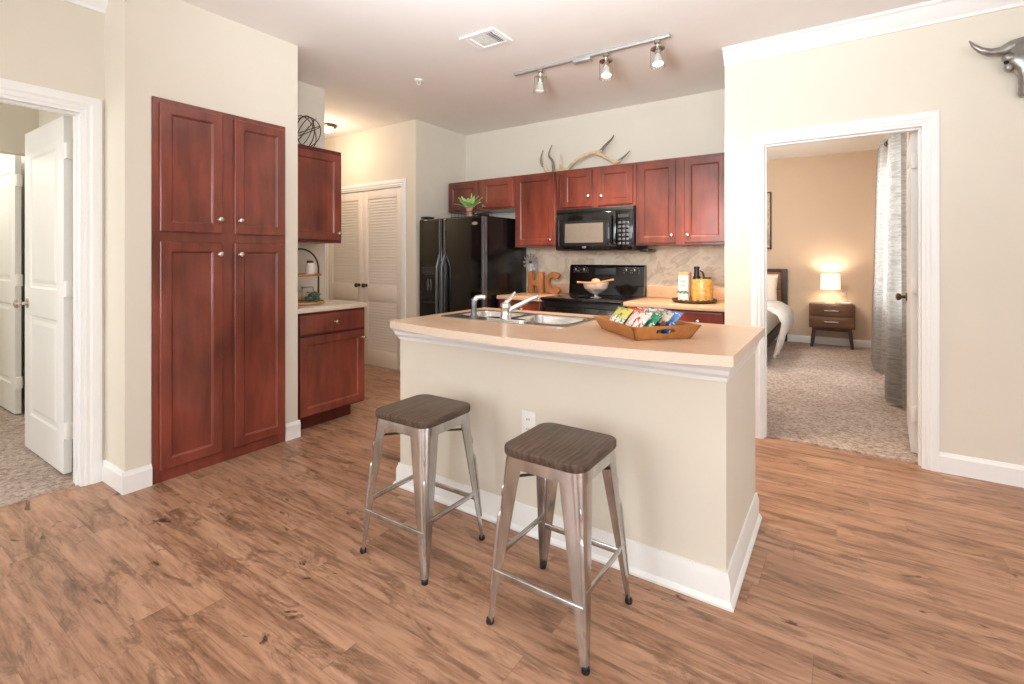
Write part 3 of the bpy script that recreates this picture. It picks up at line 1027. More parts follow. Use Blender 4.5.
# ------------------------------------------------------------------ stove
T = thing('stove', 'black electric range with knobs on its raised backguard', 'stove', (-1.91, 4.2, 0))
MB().box(-2.292, -1.525, 3.93, 4.52, 0.03, 0.852, 0.004).build('oven_body', M['blackmat'], T)
d = MB().box(-2.29, -1.527, 3.885, 3.928, 0.20, 0.80, 0.008).build('oven_door', M['black'], T)
MB().tube([(-2.22, 3.885, 0.745), (-2.22, 3.845, 0.745), (-1.60, 3.845, 0.745), (-1.60, 3.885, 0.745)], 0.012, 10).build('handle', M['greytrim'], d)
MB().box(-2.18, -1.64, 3.880, 3.886, 0.34, 0.64).build('oven_window', M['black'], d, smooth=False)
MB().box(-2.29, -1.527, 3.89, 3.928, 0.04, 0.19, 0.008).build('storage_drawer', M['black'], T)
MB().box(-2.298, -1.520, 3.868, 4.46, 0.853, 0.880, 0.007).build('cooktop', M['black'], T)
for x_, y_, r_ in ((-2.09, 4.02, 0.105), (-1.72, 4.02, 0.085), (-2.09, 4.29, 0.085), (-1.72, 4.29, 0.105)):
    MB().lathe([(r_ - 0.006, 0), (r_ - 0.006, 0.0008), (r_, 0.0008), (r_, 0)], (x_, y_, 0.8805), 40).build('burner_ring', M['darkgrey'], T)
bg = MB()
bg.loft([[Vector((x_, 4.44, 0.881)), Vector((x_, 4.53, 0.881)), Vector((x_, 4.53, 1.17)), Vector((x_, 4.49, 1.172)), Vector((x_, 4.468, 1.155))] for x_ in (-2.296, -1.522)])
g_ = bg.build('backguard', M['black'], T)
for x_ in (-2.215, -2.125, -1.685, -1.605):
    kb = MB().lathe([(0, 0), (0.026, 0), (0.026, 0.006), (0.019, 0.010), (0.017, 0.026), (0, 0.028)], (x_, 4.464, 1.115), 20, (0, -1, 0.12))
    q_ = kb.build('control_knob', M['darkgrey'], T)
    MB().box(x_ - 0.003, x_ + 0.003, 4.432, 4.438, 1.118, 1.137).build('pointer', M['plastic'], q_, smooth=False)
    b = MB()
    for i in range(7):
        a = PI * (1.15 - 1.3 * i / 6)
        b.box(x_ + 0.036 * math.cos(a) - 0.003, x_ + 0.036 * math.cos(a) + 0.003, 4.4585, 4.4625, 1.115 + 0.036 * math.sin(a) - 0.0025, 1.115 + 0.036 * math.sin(a) + 0.0025)
    b.build('dial_marks', M['gal'], q_, smooth=False)
p_ = MB().box(-2.02, -1.80, 4.455, 4.470, 1.075, 1.145, 0.003).build('clock_panel', M['blackmat'], T)
b = MB()
for i in range(6):
    for j in range(2):
        b.box(-2.005 + 0.034 * i, -1.985 + 0.034 * i, 4.452, 4.456, 1.085 + 0.03 * j, 1.10 + 0.03 * j)
b.build('panel_buttons', M['greytrim'], p_, smooth=False)

# glass bowl on the stove
T = thing('glass_bowl', 'clear footed glass bowl standing on the stove top', 'bowl', (-1.83, 4.06, 0.882))
MB().lathe([(0, 0.0), (0.05, 0.0), (0.05, 0.006), (0.02, 0.014), (0.018, 0.03), (0.05, 0.045), (0.10, 0.085), (0.118, 0.14), (0.114, 0.14), (0.096, 0.089), (0.048, 0.052), (0, 0.046)], (-1.83, 4.06, 0.882), 32).build('bowl_wall', M['cutglass'], T)
spots = [(-1.87, 4.04, 0.985, 'tan bread roll in the glass bowl, nearest the refrigerator'), (-1.79, 4.04, 0.99, 'tan bread roll in the front of the glass bowl, away from the refrigerator'), (-1.83, 4.11, 0.99, 'tan bread roll at the back of the glass bowl'), (-1.83, 4.06, 1.028, 'tan bread roll on top of the others in the glass bowl')]
for x_, y_, z_, lab in spots:
    single(MB().ball((x_, y_, z_), 0.036, (1.15, 0.95, 0.8), 3), 'bread_roll', M['bread'], (x_, y_, z_ - 0.03), lab, 'bread', 'bread rolls in the glass bowl')
for p0, p1, lab in (((-1.80, 4.03, 1.022), (-1.64, 4.01, 1.052), 'wooden spoon in the glass bowl, handle pointing away from the refrigerator'), ((-1.87, 4.03, 1.018), (-1.985, 4.0, 1.02), 'wooden spoon in the glass bowl, handle pointing to the refrigerator')):
    P0, P1 = Vector(p0), Vector(p1)
    T = thing('wooden_spoon', lab, 'spoon', p0, group='wooden spoons in the glass bowl')
    MB().tube([P0, P0.lerp(P1, 0.5), P1], [0.007, 0.007, 0.009], 8).build('handle', M['spoon'], T)
    MB().ball(P0, 0.022, (1.5, 1.0, 0.45), 2).build('spoon_head', M['spoon'], T)

# decorative letters, pinwheel
LB = 0.8725
poly = [(0, 0), (0.058, 0), (0.058, 0.085), (0.122, 0.085), (0.122, 0), (0.18, 0), (0.18, 0.225), (0.122, 0.225), (0.122, 0.135), (0.058, 0.135), (0.058, 0.225), (0, 0.225)]
single(MB().prism(poly, 0.05, (-2.735, 4.40, LB), (1, 0, 0), (0, 0, 1), 0.003), 'letter_h', M['rust'], (-2.645, 4.375, LB), 'brown wooden letter H standing on the kitchen worktop', 'letter', 'wooden letters on the worktop')
outer = arc(0.11, 0.1125, 0.1125, 42, 318, 28)
inner = arc(0.11, 0.1125, 0.062, 318, 42, 28)
poly = [(x_ * 0.88, y_) for x_, y_ in outer + inner]
b = MB()
pa = [(x_ * 0.88, y_) for x_, y_ in arc(0.11, 0.1125, 0.1125, 42, 318, 28)]
pb = [(x_ * 0.88, y_) for x_, y_ in arc(0.11, 0.1125, 0.062, 42, 318, 28)]
b.loft([[Vector((-2.525 + p[0], 4.40, LB + p[1])), Vector((-2.525 + p[0], 4.35, LB + p[1])), Vector((-2.525 + q[0], 4.35, LB + q[1])), Vector((-2.525 + q[0], 4.40, LB + q[1]))] for p, q in zip(pa, pb)])
single(b, 'letter_c', M['rust'], (-2.43, 4.375, LB), 'brown wooden letter C standing on the kitchen worktop', 'letter', 'wooden letters on the worktop')
T = thing('pinwheel_windmill', 'small galvanized metal windmill behind the letter H', 'ornament', (-2.745, 4.46, LB))
b = MB()
for sx_, sy_ in ((-1, -1), (1, -1), (1, 1), (-1, 1)):
    b.tube([(-2.745 + sx_ * 0.045, 4.46 + sy_ * 0.04, LB), (-2.745 + sx_ * 0.008, 4.46 + sy_ * 0.008, LB + 0.30)], 0.004, 6)
for q in (0.1, 0.2):
    e_ = 0.045 - 0.037 * q / 0.3
    b.tube([(-2.745 - e_, 4.46 - e_, LB + q), (-2.745 + e_, 4.46 - e_, LB + q), (-2.745 + e_, 4.46 + e_, LB + q), (-2.745 - e_, 4.46 + e_, LB + q)], 0.003, 6, closed=True)
b.build('tower', M['gal'], T)
wz = LB + 0.325
MB().lathe([(0, 0), (0.016, 0), (0.016, 0.012), (0, 0.016)], (-2.745, 4.425, wz), 16, (0, -1, 0)).build('wheel_hub', M['wire'], T)
b = MB()
b.tube([(-2.745 + 0.06 * math.cos(i * PI / 14), 4.425, wz + 0.06 * math.sin(i * PI / 14)) for i in range(28)], 0.0025, 6, closed=True)
for i in range(12):
    a = i * PI / 6
    c0, s0 = math.cos(a), math.sin(a)
    q = [(0.02, -0.004), (0.094, -0.012), (0.094, 0.012), (0.02, 0.004)]
    bb = bmesh.new()
    vs = []
    for dy in (-0.001, 0.001):
        vs.append([bb.verts.new((-2.745 + r_ * c0 - t_ * s0, 4.425 + t_ * 0.4 + dy, wz + r_ * s0 + t_ * c0)) for r_, t_ in q])
    bb.faces.new(vs[0]); bb.faces.new(vs[1][::-1])
    for j in range(4):
        bb.faces.new((vs[0][j], vs[0][(j + 1) % 4], vs[1][(j + 1) % 4], vs[1][j]))
    b._merge(bb)
b.build('wheel_blades', M['gal'], T)

# round board with canister and pasta jar
CB = 0.8725
T = thing('round_tray', 'dark woven round tray under the canister and pasta jar', 'tray', (-1.01, 4.20, CB))
MB().lathe([(0, 0), (0.155, 0), (0.168, 0.008), (0.173, 0.022), (0.166, 0.024), (0.157, 0.012), (0, 0.010)], (-1.01, 4.20, CB), 40).build('tray_base', M['rattan'], T)
b = MB()
b.tube([(-1.01 + 0.171 * math.cos(i * PI / 24), 4.20 + 0.171 * math.sin(i * PI / 24), CB + 0.022 + (0.004 if i % 2 else -0.004)) for i in range(48)], 0.007, 6, closed=True)
b.build('woven_rim', M['rattan'], T)
T = thing('canister', 'slim square canister with a white label on the round tray', 'canister', (-1.085, 4.19, CB + 0.012))
cx, cy, cz = -1.085, 4.19, CB + 0.012
b = MB()
prof = [rrect(cx - 0.043, cx + 0.043, cy - 0.05, cy + 0.05, 0.012, 4)]
b.loft([[Vector((x_, y_, cz)) for x_, y_ in prof[0]], [Vector((x_, y_, cz + 0.215)) for x_, y_ in prof[0]]])
b.build('jar', M['creamdec'], T)
MB().box(cx - 0.038, cx + 0.038, cy - 0.0525, cy - 0.0505, cz + 0.03, cz + 0.185).build('label_plate', M['label'], T, smooth=False)
b = MB()
for i, (w_, z_) in enumerate(((0.05, 0.172), (0.056, 0.160), (0.026, 0.14), (0.032, 0.128), (0.044, 0.115))):
    b.box(cx - w_ / 2, cx + w_ / 2, cy - 0.0535, cy - 0.0525, cz + z_ - 0.003, cz + z_ + 0.003)
b.build('label_print', M['ink'], T, smooth=False)
b = MB()
for i in range(9):
    a = i * 0.7
    b.ball((cx - 0.042 + 0.010 * i, cy - 0.056, cz + 0.075 + 0.008 * math.sin(a * 3)), 0.009, (1, 0.5, 0.7), 2)
b.build('leaf_sprig', M['sage'], T)
b = MB()
pl = rrect(cx - 0.046, cx + 0.046, cy - 0.053, cy + 0.053, 0.014, 4)
b.loft([[Vector((x_, y_, cz + 0.216)) for x_, y_ in pl], [Vector((x_, y_, cz + 0.235)) for x_, y_ in pl]])
b.build('lid', M['lightwood'], T)
T = thing('pasta_jar', 'amber jar of dry pasta with a black pump-like lid on the round tray', 'jar', (-0.935, 4.20, CB + 0.012))
cx, cy = -0.945, 4.20
MB().lathe([(0, 0), (0.076, 0), (0.083, 0.008), (0.084, 0.16), (0.079, 0.178), (0.055, 0.186), (0, 0.187)], (cx, cy, cz), 32).build('jar_body', M['amber'], T)
MB().lathe([(0.0, 0.0), (0.03, 0.0), (0.03, 0.02), (0.022, 0.03), (0.02, 0.085), (0.024, 0.09), (0.022, 0.105), (0, 0.107)], (cx - 0.045, cy, cz + 0.180), 18).build('stopper', M['blackmat'], T)
MB().tube([(cx - 0.02, cy, cz + 0.25), (cx + 0.0, cy, cz + 0.24), (cx + 0.012, cy, cz + 0.2), (cx + 0.02, cy, cz + 0.188)], 0.006, 8).build('bail', M['blackmat'], T)
MB().box(cx + 0.005, cx + 0.065, cy - 0.025, cy + 0.025, cz + 0.184, cz + 0.200, 0.004).build('lid_plate', M['blackmat'], T)

# antlers on the cabinets
def antler(name, label, strokes, base):
    T_ = thing(name, label, 'antler', base, group='shed antlers on the wall cabinets')
    for nm, mat_, lst in strokes:
        b_ = MB()
        for pts, r0, r1 in lst:
            n_ = len(pts)
            # smooth the path
            P_ = [Vector(p) for p in pts]
            q_ = []
            for i in range(n_ - 1):
                a, c_ = P_[i], P_[i + 1]
                p0 = P_[i - 1] if i else a
                p3 = P_[i + 2] if i + 2 < n_ else c_
                for s_ in range(6):
                    u_ = s_ / 6
                    q_.append(0.5 * ((2 * a) + (c_ - p0) * u_ + (2 * p0 - 5 * a + 4 * c_ - p3) * u_ ** 2 + (3 * a - p0 - 3 * c_ + p3) * u_ ** 3))
            q_.append(P_[-1])
            b_.tube(q_, [1.35 * (r0 + (r1 - r0) * i / (len(q_) - 1)) for i in range(len(q_))], 8)
        b_.build(nm, mat_, T_)


antler('antler', 'antler with upright curved grey tines, standing nearer the refrigerator', [
    ('main_beam', M['antler'], [([(-2.30, 4.36, 2.115), (-2.40, 4.38, 2.116), (-2.50, 4.38, 2.122), (-2.55, 4.36, 2.20)], 0.016, 0.012)]),
    ('tine', M['antler_tip'], [([(-2.55, 4.36, 2.18), (-2.57, 4.34, 2.25), (-2.535, 4.33, 2.345)], 0.012, 0.004)]),
    ('tine', M['antler_tip'], [([(-2.44, 4.38, 2.11), (-2.435, 4.35, 2.22), (-2.47, 4.33, 2.29), (-2.425, 4.32, 2.385)], 0.014, 0.004)]),
    ('tine', M['antler'], [([(-2.36, 4.38, 2.11), (-2.34, 4.34, 2.20), (-2.325, 4.32, 2.28)], 0.010, 0.003)])], (-2.43, 4.37, 2.093))
antler('antler', 'long pale branching antler lying above the microwave', [
    ('main_beam', M['antler'], [([(-2.28, 4.36, 2.11), (-2.20, 4.36, 2.19), (-2.08, 4.36, 2.245), (-1.97, 4.37, 2.262), (-1.90, 4.37, 2.27)], 0.012, 0.014), ([(-1.97, 4.37, 2.262), (-1.87, 4.38, 2.20), (-1.78, 4.40, 2.15), (-1.72, 4.40, 2.175)], 0.012, 0.010)]),
    ('tine', M['antler_tip'], [([(-1.92, 4.37, 2.268), (-1.86, 4.36, 2.32), (-1.80, 4.35, 2.362), (-1.775, 4.35, 2.40)], 0.013, 0.004)]),
    ('tine', M['antler_tip'], [([(-1.75, 4.40, 2.16), (-1.68, 4.39, 2.20), (-1.63, 4.38, 2.24)], 0.010, 0.003)]),
    ('tine', M['antler'], [([(-1.80, 4.40, 2.158), (-1.79, 4.38, 2.125), (-1.78, 4.36, 2.104)], 0.009, 0.005)])], (-2.0, 4.37, 2.093))

# ------------------------------------------------------------------ island
IX0, IX1, IY0, IY1 = -2.0, -0.34, 1.872, 2.585
IT = 0.872
T = thing('kitchen_island', 'cream painted kitchen island with white baseboard and moulding', 'kitchen island', ((IX0 + IX1) / 2, (IY0 + IY1) / 2, 0))
b = MB()
b.box(IX0, IX1, IY0, IY0 + 0.11, 0.001, IT)
b.box(IX0, IX0 + 0.10, IY0 + 0.11, IY1, 0.001, IT)
b.box(IX1 - 0.10, IX1, IY0 + 0.11, IY1, 0.001, IT)
b.build('half_wall', M['wall'], T, smooth=False)
MB().box(IX0 + 0.10, IX1 - 0.10, IY1 - 0.06, IY1 - 0.02, 0.10, IT).box(IX0 + 0.10, IX1 - 0.10, IY1 - 0.10, IY1 - 0.08, 0.001, 0.10).build('cabinet_back', CH, T, smooth=False)
bh, bt = 0.12, 0.016
prof = [(0, 0.001), (bt + 0.012, 0.001), (bt + 0.012, 0.010), (bt + 0.004, 0.022), (bt, 0.024), (bt, bh - 0.03), (bt * 0.6, bh - 0.012), (bt * 0.5, bh), (0, bh)]
path = [(IX0, IY1, -1, 0), (IX0, IY0, -1, -1), (IX1, IY0, 1, -1), (IX1, IY1, 1, 0)]
MB().loft([[Vector((x_ + dx * q, y_ + dy * q, z_)) for q, z_ in prof] for x_, y_, dx, dy in path]).build('baseboard', M['white'], T, angle=22)
prof = [(0, IT - 0.075), (0.008, IT - 0.075), (0.012, IT - 0.06), (0.028, IT - 0.045), (0.032, IT - 0.03), (0.05, IT - 0.01), (0.052, IT), (0, IT)]
MB().loft([[Vector((x_ + dx * q, y_ + dy * q, z_)) for q, z_ in prof] for x_, y_, dx, dy in [(IX0, IY1, -0.4, 0), (IX0, IY0, -0.4, -1), (IX1, IY0, 0.5, -1), (IX1, IY1, 0.5, 0)]]).build('crown_moulding', M['white'], T, angle=22)

# worktop with a bowed front and a cut-out for the sink
WT0, WT1 = 0.872, 0.910
WT0 = IT + 0.0005
front_pts = []
xa, xb, yc = -1.975, -0.30, 1.775
for i in range(25):
    q = i / 24
    front_pts.append((xa + (xb - xa) * q, yc - 0.105 * math.sin(PI * q) ** 0.85))
out_ = [(xa, 2.60)] + front_pts + [(xb, 2.60)]
SX0, SX1, SY0, SY1 = -1.875, -1.075, 2.035, 2.45
hole = rrect(SX0 + 0.012, SX1 - 0.012, SY0 + 0.012, SY1 - 0.012, 0.04)


def holed(outline, holes, z0, z1):
    b_ = bmesh.new()
    es = []
    for lp in [outline] + holes:
        vs_ = [b_.verts.new((x_, y_, z1)) for x_, y_ in lp]
        es += [b_.edges.new((vs_[i], vs_[(i + 1) % len(vs_)])) for i in range(len(vs_))]
    bmesh.ops.triangle_fill(b_, use_beauty=True, use_dissolve=False, edges=es)
    r = bmesh.ops.extrude_face_region(b_, geom=b_.faces[:])
    vs_ = [v for v in r['geom'] if isinstance(v, bmesh.types.BMVert)]
    bmesh.ops.translate(b_, vec=(0, 0, z0 - z1), verts=vs_)
    bmesh.ops.recalc_face_normals(b_, faces=b_.faces[:])
    return b_


T = thing('island_worktop', 'beige laminate worktop with a bowed front on the kitchen island', 'countertop', (-1.16, 2.23, WT0))
b = MB()
b._merge(holed(out_, [hole], WT0, 0.910))
for f_ in b.bm.faces:
    if abs(f_.normal.z) < 0.5:
        f_.material_index = 1
b.build('worktop_slab', [M['counter'], M['counter_edge']], T, angle=40)

# sink
T = thing('kitchen_sink', 'double bowl stainless steel sink set in the island worktop', 'sink', (-1.475, 2.27, 0.910))
bl = [(SX0 + 0.045, -1.50, SY0 + 0.115, SY1 - 0.035), (-1.455, SX1 - 0.04, SY0 + 0.07, SY1 - 0.035)]
b = MB()
b._merge(holed(rrect(SX0, SX1, SY0, SY1, 0.045), [rrect(*q, 0.05) for q in bl], 0.9105, 0.915))
b.build('rim', M['steel'], T)
for q in bl:
    b = MB()
    levels = [(0.0, 0.914), (0.004, 0.905), (0.012, 0.78), (0.03, 0.755), (0.06, 0.75)]
    b.loft([[Vector((x_, y_, z_)) for x_, y_ in rrect(q[0] + i_, q[1] - i_, q[2] + i_, q[3] - i_, 0.05)] for i_, z_ in levels], cap=False)
    bb = bmesh.new()
    bb.faces.new([bb.verts.new((x_, y_, 0.75)) for x_, y_ in rrect(q[0] + 0.06, q[1] - 0.06, q[2] + 0.06, q[3] - 0.06, 0.05)])
    b._merge(bb)
    b.build('bowl', M['steel'], T, angle=50)
    MB().lathe([(0, 0.004), (0.02, 0.004), (0.03, 0.003), (0.042, 0.004), (0.045, 0.0)], ((q[0] + q[1]) / 2, (q[2] + q[3]) / 2, 0.7505), 24).build('drain', M['chrome'], T)

# faucet and sprayer on the seat side of the sink
T = thing('kitchen_faucet', 'chrome single lever faucet on the island sink', 'faucet', (-1.45, 2.09, 0.915))
fx, fy_ = -1.45, 2.09
b = MB()
pl = rrect(fx - 0.125, fx + 0.125, fy_ - 0.028, fy_ + 0.028, 0.026, 6)
b.loft([[Vector((x_, y_, 0.9155)) for x_, y_ in pl], [Vector((x_, y_, 0.921)) for x_, y_ in pl], [Vector((fx + (x_ - fx) * 0.96, fy_ + (y_ - fy_) * 0.85, 0.926)) for x_, y_ in pl]])
b.build('deck_plate', M['chrome'], T)
MB().lathe([(0, 0), (0.03, 0), (0.027, 0.012), (0.024, 0.02), (0.024, 0.055), (0.027, 0.06), (0.026, 0.075), (0.015, 0.084), (0, 0.086)], (fx, fy_, 0.926), 24).build('faucet_body', M['chrome'], T)
MB().tube([(fx, fy_, 0.962), (fx + 0.035, fy_ + 0.045, 0.985), (fx + 0.085, fy_ + 0.11, 1.022), (fx + 0.108, fy_ + 0.14, 1.034), (fx + 0.112, fy_ + 0.146, 1.016)], [0.015, 0.013, 0.0115, 0.0115, 0.0105], 12).build('spout', M['chrome'], T)
MB().tube([(fx, fy_, 1.005), (fx + 0.01, fy_ + 0.008, 1.018), (fx + 0.033, fy_ + 0.025, 1.05), (fx + 0.042, fy_ + 0.03, 1.062)], [0.014, 0.011, 0.008, 0.009], 10).build('lever', M['chrome'], T)
T = thing('side_sprayer', 'grey pull-out sprayer standing beside the faucet', 'sprayer', (-1.66, 2.09, 0.915))
MB().lathe([(0, 0), (0.025, 0), (0.022, 0.012), (0.016, 0.02), (0.0145, 0.06), (0.017, 0.095), (0.014, 0.105), (0, 0.107)], (-1.66, 2.09, 0.9155), 20).build('sprayer_base', M['greytrim'], T)
MB().tube([(-1.66, 2.09, 1.005), (-1.645, 2.095, 1.025), (-1.615, 2.105, 1.03), (-1.60, 2.11, 1.025)], [0.015, 0.014, 0.012, 0.013], 12).build('spray_head', M['chrome'], T)

# wooden snack tray on the island (local x: long axis, local y: short axis)
TR = math.atan2(0.68, -0.733)
TC = (-0.719, 2.098, 0.911)
T = thing('snack_tray', 'wooden tray with flared sides holding snack bags on the island', 'tray', TC, TR)
LX, LY, TZ = 0.167, 0.124, 0.056
FL = 0.03
b = MB()
b.box(-LX, LX, -LY, LY, 0, 0.008, 0.001)
b.build('tray_bottom', M['traywood'], T, local=True)
for sg in (-1, 1):
    b = MB()
    q = [Vector((-LX, sg * LY, 0.0)), Vector((LX, sg * LY, 0.0)), Vector((LX + FL, sg * (LY + FL), TZ)), Vector((-LX - FL, sg * (LY + FL), TZ))]
    b.loft([q, [p - Vector((0, sg * 0.012, 0)) for p in q]])
    b.build('long_side', M['traywood'], T, local=True)
    # end board with a handle slot
    bb = bmesh.new()
    outl = [(-LY, 0), (LY, 0), (LY + FL, TZ), (-LY - FL, TZ)]
    slot = [(0.042 * math.copysign(min(1, abs(math.cos(a * PI / 12)) * 1.2), math.cos(a * PI / 12)), 0.034 + 0.011 * math.sin(a * PI / 12)) for a in range(24)]
    b_ = holed(outl, [slot], 0, 0.012)
    for v in b_.verts:
        a_, z_, t_ = v.co.x, v.co.y, v.co.z
        v.co = Vector((sg * (LX + FL * z_ / TZ - (0.012 - t_)), a_, z_))
    bmesh.ops.recalc_face_normals(b_, faces=b_.faces[:])
    b = MB()
    b._merge(b_)
    b.build('end_board', M['traywood'], T, local=True, smooth=False)


def snack_bag(loc, lean, spin, w_, h_, mat_, label):
    """pillow-shaped foil bag with crimped ends"""
    n_ = 10
    secF, secB = [], []
    bb = bmesh.new()
    gr = {}
    for side in (1, -1):
        for i in range(n_ + 1):
            for j in range(n_ + 1):
                a, c_ = i / n_ * 2 - 1, j / n_ * 2 - 1
                th = 0.0135 * max(0, (1 - a * a)) ** 0.6 * max(0, (1 - c_ ** 6)) ** 1.0 * (1 - 0.3 * c_ * c_)
                th += 0.0015 * math.sin(9 * a + 5 * c_) * (1 - a * a) + 0.0008
                pinch = 1 - 0.06 * (1 - c_ * c_)
                gr[(side, i, j)] = bb.verts.new((a * w_ / 2 * pinch, side * th, h_ * (c_ + 1) / 2))
    for side in (1, -1):
        for i in range(n_):
            for j in range(n_):
                q_ = [gr[(side, i, j)], gr[(side, i + 1, j)], gr[(side, i + 1, j + 1)], gr[(side, i, j + 1)]]
                bb.faces.new(q_ if side < 0 else q_[::-1])
    for j in range(n_):
        for i in (0, n_):
            bb.faces.new((gr[(1, i, j)], gr[(1, i, j + 1)], gr[(-1, i, j + 1)], gr[(-1, i, j)]))
            bb.faces.new((gr[(1, j, i)], gr[(1, j + 1, i)], gr[(-1, j + 1, i)], gr[(-1, j, i)]))
    bmesh.ops.recalc_face_normals(bb, faces=bb.faces[:])
    m_ = MB()
    m_._merge(bb)
    o_ = m_.build('snack_bag', mat_, None, angle=60)
    base = Matrix.Translation(TC) @ Matrix.Rotation(TR, 4, 'Z')
    mw = base @ Matrix.Translation(loc) @ Matrix.Rotation(spin, 4, 'Z') @ Matrix.Rotation(lean, 4, 'X')
    o_.location = mw.to_translation()
    o_.rotation_euler = mw.to_euler()
    tag(o_, label, 'snack bag', 'snack bags in the wooden tray')


BAG = [
    ((0.100, 0.108, 0.012), bagmat('yellow_snack_bag', '#eeeae2', '#d8c95a', '#3f9d7a', 0.5), 'yellow and white snack bag with a green spot, nearest the sink'),
    ((-0.062, 0.106, 0.012), bagmat('red_dot_snack_bag', '#e9e6e0', '#e4dcd2', '#c2493a', 0.6), 'white snack bag with red dots at the front of the tray'),
    ((0.085, 0.062, 0.012), bagmat('orange_snack_bag', '#d8d2c8', '#d5633a', '#c8412f', 0.4), 'orange topped snack bag behind the yellow one'),
    ((-0.07, 0.06, 0.012), bagmat('green_snack_bag', '#2f9a72', '#2b8f6a', '#e6e3d8', 0.5), 'green snack bag behind the one with red dots'),
    ((0.08, 0.016, 0.012), bagmat('pink_snack_bag', '#e3ddd6', '#ece6de', '#c9534a', 0.5), 'white and red snack bag in the middle of the tray'),
    ((-0.075, 0.014, 0.012), bagmat('dark_snack_bag', '#4a4a3a', '#d5c8b2', '#a9443a', 0.55), 'dark and tan snack bag behind the green one'),
    ((0.075, -0.03, 0.012), bagmat('silver_snack_bag', '#b9b6b8', '#d2cfd0', '#6f6c6a', 0.5), 'silver grey snack bag next to the blue one'),
    ((-0.068, -0.032, 0.012), bagmat('blue_snack_bag', '#3c77c4', '#5b93d6', '#dfe6ee', 0.5), 'blue snack bag in the tray'),
]
for (loc, mm, lab) in BAG:
    snack_bag(loc, math.radians(40), 0.05 * math.sin(loc[0] * 90), 0.145, 0.115, mm, lab)

# outlet on the island
T = thing('wall_outlet', 'white electrical outlet low on the front of the island behind the stool', 'outlet', (-1.17, 1.866, 0.49))
MB().box(-1.207, -1.133, 1.8655, 1.8715, 0.432, 0.548, 0.003).build('cover_plate', M['plastic'], T)
for z_ in (0.468, 0.512):
    q_ = MB().prism(rrect(-0.017, 0.017, -0.014, 0.014, 0.008), 0.002, (-1.17, 1.8655, z_), (1, 0, 0), (0, 0, 1)).build('socket', M['plastic'], T)
    MB().box(-1.177, -1.174, 1.8628, 1.8638, z_ - 0.004, z_ + 0.005).box(-1.166, -1.163, 1.8628, 1.8638, z_ - 0.004, z_ + 0.005).build('slots', M['dark'], q_, smooth=False)


